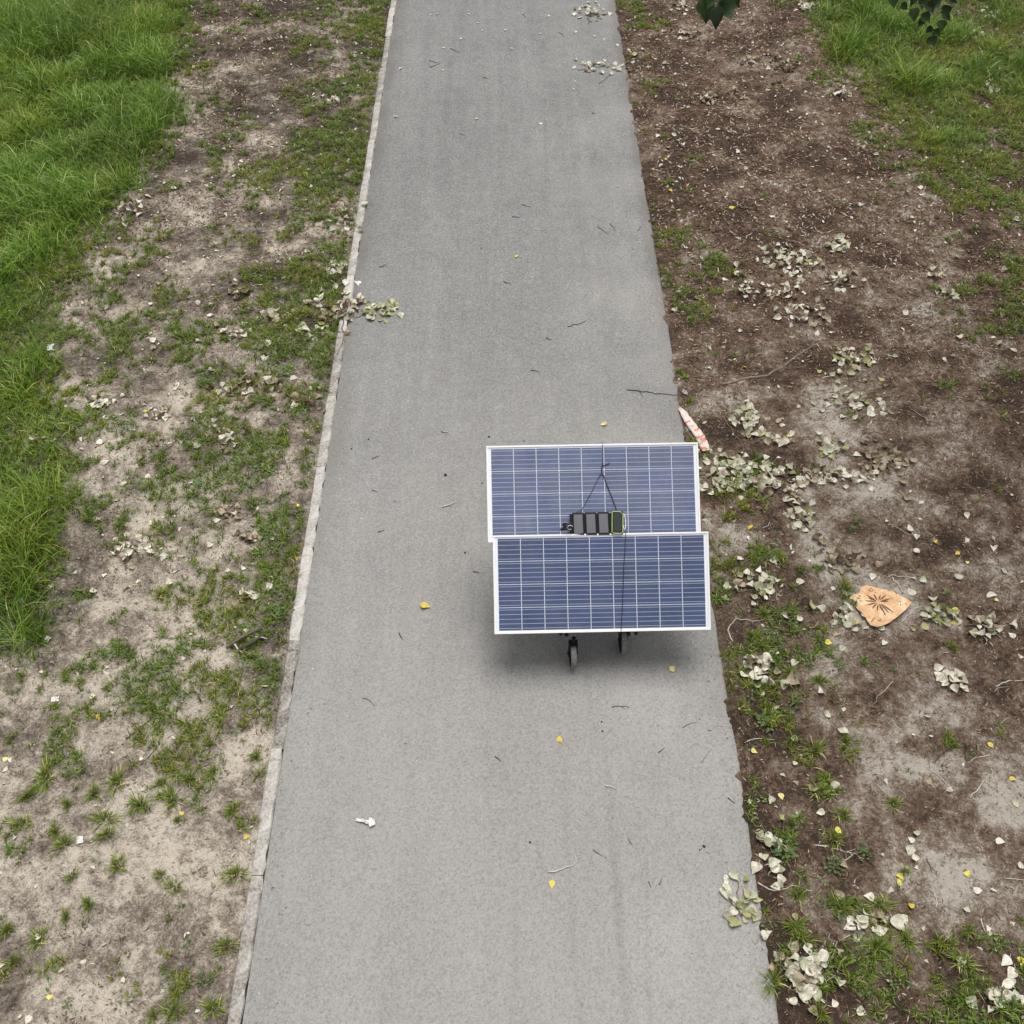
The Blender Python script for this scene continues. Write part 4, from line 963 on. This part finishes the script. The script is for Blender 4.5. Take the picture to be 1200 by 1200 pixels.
# stones and droppings on the asphalt
M['stone'] = simple("dark_stone", (.03, .028, .026), .9, 0, .3, 40)
def pebble(px, py, r, lab, grp):
    x, y = G(px, py); v = []; f = []
    m = MB().lathe([(-r * .35, .0001), (-r * .3, r * .7), (0, r), (r * .4, r * .75), (r * .55, .0001)], 9, 'Z')
    m.v = [(a * random.uniform(.8, 1.3), b * random.uniform(.7, 1.1), c) for a, b, c in m.v]
    tag(m.build("pebble", M['stone'], None, (x, y, h1(x, y) + r * .3), (0, 0, random.uniform(0, 6)), True), lab, "pebble", grp)
for px, py, r in [(825, 992, .014), (820, 996, .009), (522, 557, .02), (573, 512, .014), (614, 517, .009), (565, 566, .009), (432, 515, .011), (412, 526, .011), (564, 291, .011), (742, 292, .010), (822, 995, .006), (705, 846, .010), (706, 857, .010), (621, 987, .010), (545, 648, .012), (695, 133, .014), (724, 220, .010), (660, 120, .008), (580, 300, .007), (463, 588, .008), (820, 843, .007), (832, 843, .006)]:
    pebble(px, py, r * .75, "small dark crumb lying on the asphalt", "dark crumbs on the asphalt")

# ------------------------------------------------------------------ litter left by people
# orange fragment with a sunburst
fo = [(412, 200), (470, 222), (560, 258), (680, 285), (790, 322), (900, 385), (985, 430), (1045, 462), (1000, 530), (925, 605), (835, 680), (740, 750), (640, 790), (560, 805), (470, 775), (430, 720), (395, 650), (345, 590), (285, 540), (262, 500), (290, 440), (180, 385), (240, 310), (320, 240)]
fo = [(980 + a / 12, 670 + b / 12) for a, b in fo]
cx, cy = G(1028, 709); zc = h1(cx, cy)
frag = tag(empty("plate_fragment", (cx, cy, zc + .03)), "flat torn orange fragment with dark sunburst marks on brown soil", "fragment")
v = []; top = [Vector((G(*p)[0] - cx, G(*p)[1] - cy, 0)) for p in fo]
def domed(p): r = p.length; return Vector((p.x, p.y, .012 * math.sin(p.x * 9) - .10 * p.y * .4 - r * r * .12))
nf = len(top); rings = [1.0, .7, .4]; vs, fs = [], []
for s in rings: vs += [domed(p * s) for p in top]
vs.append(domed(Vector((0, 0, 0)))); ci = len(vs) - 1
for q in range(2):
    for i in range(nf): a, b = q * nf + i, q * nf + (i + 1) % nf; fs.append((a, b, b + nf, a + nf))
for i in range(nf): fs.append((2 * nf + i, 2 * nf + (i + 1) % nf, ci))
b0 = len(vs); vs += [p - Vector((0, 0, .009)) for p in vs[:nf]]
for i in range(nf): fs.append((i, b0 + i, b0 + (i + 1) % nf, (i + 1) % nf))
fs.append(tuple(b0 + i for i in range(nf)))
fm = bpy.data.meshes.new("fragment"); fm.from_pydata([tuple(p) for p in vs], [], fs); fm.update()
m, n, l, b = new_mat("orange_fragment"); tc = n.new("ShaderNodeTexCoord")
n1 = noise_node(n, l, tc.outputs["Object"], 9, 6, .65, .5); n2 = noise_node(n, l, tc.outputs["Object"], 45, 5, .7)
r1 = ramp(n, l, n1.outputs[0], [(.3, (.44, .25, .13)), (.5, (.60, .38, .19)), (.68, (.72, .57, .37))]); r2 = ramp(n, l, n2.outputs[0], [(.3, (.72, .62, .55)), (.55, (1, 1, 1))])
l.new(mixc(n, l, 1.0, r1.outputs[0], r2.outputs[0], 'MULTIPLY'), b.inputs["Base Color"]); b.inputs["Roughness"].default_value = .6
bump(n, l, b, n2.outputs[0], .4, .003)
obj("fragment_body", fm, m, frag)
M['slit'] = simple("sunburst_mark", (.12, .045, .02), .8, 0, .3, 60); M['ink'] = simple("faded_print", (.22, .11, .07), .8, 0, .3, 60)
def mark(p1, p2, w, mat, name):
    a = Vector((G(*p1)[0] - cx, G(*p1)[1] - cy, 0)); c = Vector((G(*p2)[0] - cx, G(*p2)[1] - cy, 0)); d = (c - a).normalized(); s = Vector((-d.y, d.x, 0)) * w
    vv = [a - s * .25, a + s * .25, a.lerp(c, .5) + s, c + s * .4, c - s * .4, a.lerp(c, .5) - s]
    vv = [domed(q) + Vector((0, 0, .0022)) for q in vv]; lo_ = [q - Vector((0, 0, .002)) for q in vv]
    me = bpy.data.meshes.new(name); me.from_pydata([tuple(q) for q in vv + lo_], [], [(0, 5, 2, 1), (5, 4, 3, 2)] + [(k, (k + 1) % 6, 6 + (k + 1) % 6, 6 + k) for k in range(6)]); me.update()
    return obj(name, me, mat, frag)
cpx, cpy = 980 + 575 / 12, 670 + 460 / 12
for (a, b) in [(435, 365), (520, 355), (600, 370), (665, 375), (720, 425), (700, 455), (700, 600), (750, 595), (660, 630), (620, 570), (560, 570), (500, 535), (445, 490), (420, 435), (450, 400)]:
    ex, ey = 980 + a / 12, 670 + b / 12
    mark((cpx + (ex - cpx) * .25, cpy + (ey - cpy) * .25), (cpx + (ex - cpx) * 1.12, cpy + (ey - cpy) * 1.12), .006, M['slit'], "sunburst_ray")
for (a, b, c, d) in [(455, 265, 450, 290), (450, 290, 480, 300), (480, 300, 505, 285), (455, 265, 490, 258), (530, 315, 545, 325), (310, 350, 335, 365), (290, 395, 330, 390), (330, 420, 340, 440), (285, 375, 300, 385), (870, 460, 885, 470), (950, 490, 965, 500), (880, 500, 885, 520), (815, 350, 830, 356), (490, 690, 510, 720), (510, 680, 530, 690), (575, 720, 610, 725), (600, 700, 615, 715), (480, 720, 495, 735)]:
    mark((980 + a / 12, 670 + b / 12), (980 + c / 12, 670 + d / 12), .0048, M['ink'], "printed_mark")
# red and white barrier tape
tp = [((795, 480), .012), ((801, 487), .055), ((806, 495), .068), ((812, 503), .072), ((818, 511), .075), ((822, 518), .078), ((825, 525), .076), ((827, 530), .07)]
pts = [Vector((*G(*p), 0)) for p, w in tp]; fine = []
for k in range(len(tp) - 1):
    for j in range(4): t = j / 4; fine.append((pts[k].lerp(pts[k + 1], t), tp[k][1] * (1 - t) + tp[k + 1][1] * t))
fine.append((pts[-1], tp[-1][1]))
vs, fs = [], []; x0, y0 = pts[3].x, pts[3].y; zb = h1(x0, y0)
for k, (p, w) in enumerate(fine):
    d = (fine[min(k + 1, len(fine) - 1)][0] - fine[max(k - 1, 0)][0]).normalized(); s = Vector((-d.y, d.x, 0)) * w / 2
    for q in (-1, -.3, .4, 1):
        e = p + s * q; vs.append((e.x - x0, e.y - y0, max(h1(e.x, e.y), .004) - zb + .008 + .010 * abs(math.sin(k * .9 + q)) + (.012 if q == 1 else 0)))
for k in range(len(fine) - 1):
    for q in range(3): a = 4 * k + q; fs.append((a, a + 1, a + 5, a + 4))
me = bpy.data.meshes.new("barrier_tape"); me.from_pydata(vs, [], fs); me.update()
M['tapew'] = simple("tape_white", (.55, .46, .41), .4, 0, .15, 12); M['taper'] = simple("tape_red", (.50, .13, .12), .45, 0, .45, 35)
me.materials.append(M['tapew']); me.materials.append(M['taper'])
for q in me.polygons:
    k = q.index // 3; c = q.index % 3
    if (k, c) in ((8, 0), (8, 1), (13, 1), (13, 2), (17, 0), (17, 1), (17, 2)) or (k in (19, 20) and c > 0) or (k in (24, 25, 26) and c < 2): q.material_index = 1
me.polygons.foreach_set("use_smooth", [True] * len(me.polygons))
t_ = obj("barrier_tape", me, None, None, (x0, y0, zb)); so_ = t_.modifiers.new("thick", 'SOLIDIFY'); so_.thickness = .0012
tag(t_, "crumpled strip of red and white barrier tape behind the rear panel", "tape")
# paper scraps
M['paper'] = simple("white_paper", (.66, .65, .63), .6, 0, .08, 14); M['pink'] = simple("pink_paper", (.62, .26, .27), .6, 0, .1, 14)
def scrap(px, py, rpx, label, name="paper_scrap", pink=False):
    x, y = G(px, py); s, sv = ppm(px, py); r = rpx / s; vs, fs = [], []; nn = 6
    for j in range(nn):
        for i in range(nn):
            u, v = i / (nn - 1) * 2 - 1, j / (nn - 1) * 2 - 1
            vs.append((u * r * random.uniform(.85, 1.1), v * r * random.uniform(.6, .9), .012 + r * .5 * abs(math.sin(u * 3.1 + v * 2.3 + px)) * random.uniform(.5, 1.1)))
    for j in range(nn - 1):
        for i in range(nn - 1): a = j * nn + i; fs.append((a, a + 1, a + nn + 1, a + nn))
    me = bpy.data.meshes.new(name); me.from_pydata(vs, [], fs); me.update(); me.materials.append(M['paper']); me.materials.append(M['pink'])
    if pink:
        for q in me.polygons:
            if q.index in (6, 7, 11, 12, 16): q.material_index = 1
    o = obj(name, me, None, None, (x, y, h1(x, y) - .004), (0, 0, random.uniform(0, 6.28))); sm = o.modifiers.new("thick", 'SOLIDIFY'); sm.thickness = .0012
    tag(o, label, "litter")
# sweet wrapper: twisted, two ends
wx, wy = G(430, 964); wr = empty("candy_wrapper", (wx, wy, 0.004)); tag(wr, "twisted white and pink candy wrapper dropped on the asphalt", "wrapper")
def crumple(name, mat, c, a, b, rot):
    vs, fs = [], []; nn = 5
    for j in range(nn):
        for i in range(nn):
            u, v = i / 4 * 2 - 1, j / 4 * 2 - 1; p = Matrix.Rotation(rot, 3, 'Z') @ Vector((u * a, v * b * (.6 + .4 * random.random()), .004 + .012 * random.random()))
            vs.append((p.x + c[0], p.y + c[1], p.z))
    for j in range(nn - 1):
        for i in range(nn - 1): q = j * nn + i; fs.append((q, q + 1, q + nn + 1, q + nn))
    me = bpy.data.meshes.new(name); me.from_pydata(vs, [], fs); me.update(); o = obj(name, me, mat, wr); sm = o.modifiers.new("thick", 'SOLIDIFY'); sm.thickness = .001
crumple("wrapper_body", M['paper'], (-.012, .004), .022, .013, -.3); crumple("wrapper_stripe", M['pink'], (-.016, .001), .014, .006, -.35); crumple("wrapper_end", M['paper'], (-.05, .012), .020, .012, -.2); crumple("wrapper_end", M['paper'], (.033, -.008), .020, .024, .4); crumple("wrapper_end", M['paper'], (.02, .012), .015, .013, 1.2)
for px, py, r, lab in [(62, 413, 7, "white crumpled paper lying at the edge of the long grass"), (24, 706, 8, "bluish white crumpled paper in grass beside a leafy weed"), (44, 520, 5, "small white paper scrap caught in the long grass"), (54, 748, 6, "white paper scrap on soil below the crumpled paper"), (96, 987, 6, "white scrap on pale bare soil between grass tufts"), (58, 583, 5, "thin white paper scrap on soil at the grass edge"), (205, 226, 4, "tiny white paper piece on the far kerbed verge"), (68, 825, 6, "cream torn paper piece on yellowish grass")]:
    scrap(px, py, r * .75, lab)

# ------------------------------------------------------------------ poplar whose lowest sprays hang into view
tree = tag(empty("poplar_tree", (6.4, 7.6, 0)), "poplar beside the path with sprays of dark leaves hanging down", "tree")
TO = Vector((6.4, 7.6, 0))
M['bark'] = simple("poplar_bark", (.17, .155, .13), .9, 0, .4, 8, bumpd=.02)
def tpart(pts, rad, name, parent=tree, n=10):
    return MB().tube([Vector(p) - TO for p in pts], rad, n).build(name, M['bark'], parent, smooth=True)
tpart([(6.4, 7.6, -.1), (6.42, 7.58, .3), (6.45, 7.6, 2), (6.35, 7.55, 4), (6.4, 7.6, 7), (6.5, 7.7, 11)], [.30, .24, .2, .17, .12, .04], "trunk", n=14)
tpart([(6.36, 7.55, 4.6), (5.3, 6.7, 5.4), (4.0, 5.9, 5.6), (2.7, 5.0, 5.6), (1.7, 4.2, 5.5), (.85, 3.6, 5.35)], [.08, .06, .045, .03, .02, .009], "limb", n=8)
tpart([(6.38, 7.56, 4.2), (5.2, 7.1, 4.9), (4.0, 6.6, 4.9), (2.9, 6.2, 4.5), (2.45, 6.08, 4.05)], [.07, .05, .035, .018, .007], "limb", n=8)
def hang(px, py, depth, Lpx, roll, yaw):
    p = U(px, py, depth); L = Lpx * depth / F
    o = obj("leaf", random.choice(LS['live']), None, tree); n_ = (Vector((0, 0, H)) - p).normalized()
    n_ = (n_ + Vector((math.sin(yaw), .0, .25 * math.cos(yaw)))*.55).normalized()
    dn = -Vector(UP); dn = (dn - n_ * dn.dot(n_)).normalized(); dn = Matrix.Rotation(roll, 3, n_) @ dn   # tip downward
    xx = dn.cross(n_); Mx = Matrix((xx, dn, n_)).transposed().to_4x4(); Mx.translation = p - TO
    o.matrix_local = Mx @ Matrix.Scale(L, 4)
    base = p - dn * L * .8
    return base
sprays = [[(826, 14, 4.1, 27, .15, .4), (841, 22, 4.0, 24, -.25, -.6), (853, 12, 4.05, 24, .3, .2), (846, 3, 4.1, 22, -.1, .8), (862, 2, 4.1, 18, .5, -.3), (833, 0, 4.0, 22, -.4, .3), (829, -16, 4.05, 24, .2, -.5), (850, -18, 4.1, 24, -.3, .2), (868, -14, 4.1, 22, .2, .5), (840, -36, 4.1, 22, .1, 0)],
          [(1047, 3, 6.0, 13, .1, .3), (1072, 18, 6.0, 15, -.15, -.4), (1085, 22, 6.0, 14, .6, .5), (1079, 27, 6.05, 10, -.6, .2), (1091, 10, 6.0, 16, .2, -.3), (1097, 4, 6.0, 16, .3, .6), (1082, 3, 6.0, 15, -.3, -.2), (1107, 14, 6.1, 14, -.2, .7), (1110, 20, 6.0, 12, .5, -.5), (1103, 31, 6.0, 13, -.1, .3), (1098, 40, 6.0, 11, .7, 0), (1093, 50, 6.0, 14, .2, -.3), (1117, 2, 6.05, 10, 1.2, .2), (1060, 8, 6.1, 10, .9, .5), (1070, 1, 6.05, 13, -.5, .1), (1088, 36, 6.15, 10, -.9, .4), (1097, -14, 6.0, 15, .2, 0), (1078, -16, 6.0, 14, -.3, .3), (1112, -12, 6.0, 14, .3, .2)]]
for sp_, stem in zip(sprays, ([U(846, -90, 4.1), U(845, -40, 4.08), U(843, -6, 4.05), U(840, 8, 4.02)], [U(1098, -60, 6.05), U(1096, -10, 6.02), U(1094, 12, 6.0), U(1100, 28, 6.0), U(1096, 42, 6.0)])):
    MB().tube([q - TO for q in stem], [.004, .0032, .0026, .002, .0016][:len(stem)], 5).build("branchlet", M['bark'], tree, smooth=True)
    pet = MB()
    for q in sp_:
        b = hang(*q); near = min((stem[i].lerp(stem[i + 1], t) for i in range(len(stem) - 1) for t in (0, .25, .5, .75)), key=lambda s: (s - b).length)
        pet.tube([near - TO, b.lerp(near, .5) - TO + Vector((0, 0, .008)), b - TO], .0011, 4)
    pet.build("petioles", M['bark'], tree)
# join the sprays to the limbs
MB().tube([Vector((1.0, 3.72, 5.38)) - TO, Vector((.93, 3.6, 5.2)) - TO, U(846, -90, 4.1) - TO], [.008, .006, .004], 5).build("branchlet", M['bark'], tree)
MB().tube([Vector((2.5, 6.1, 4.1)) - TO, U(1098, -60, 6.05) - TO], [.007, .004], 5).build("branchlet", M['bark'], tree)
# crown above the view
n = 9000
cxyz = np.array([[5.6, 7.3, 7.4], [6.6, 8.2, 9.0], [4.2, 6.2, 6.3], [7.4, 7.0, 7.2], [6.2, 7.8, 10.6], [3.0, 5.4, 5.95], [5.2, 9.0, 7.8]]); cr = np.array([1.5, 1.7, .9, 1.3, 1.3, .5, 1.2])
w = RNG.choice(7, n, p=cr ** 2 / (cr ** 2).sum()); dirs = RNG.normal(0, 1, (n, 3)); dirs /= np.linalg.norm(dirs, axis=1)[:, None]
p = cxyz[w] + dirs * (cr[w] * RNG.uniform(.35, 1, n) ** .5)[:, None] * np.array([1, 1, .7]) - np.array(TO)
a = RNG.normal(0, 1, (n, 3)); a /= np.linalg.norm(a, axis=1)[:, None]; b = np.cross(a, RNG.normal(0, 1, (n, 3))); b /= np.linalg.norm(b, axis=1)[:, None]
L = RNG.uniform(.05, .09, n)[:, None]
co = np.stack([p - a * L * .5, p + b * L * .42 - a * L * .1, p + a * L * .6, p - b * L * .42 - a * L * .1], 1).reshape(-1, 3)
f = (np.array([(0, 1, 2), (0, 2, 3)])[None] + (np.arange(n) * 4)[:, None, None]).reshape(-1, 3)
cr_ = obj("crown", raw_mesh("crown", co, f, np.repeat(pcol(n, (.03, .06, .015), (.07, .12, .03)), 4, 0)), M['cover'], tree); cr_["kind"] = "stuff"
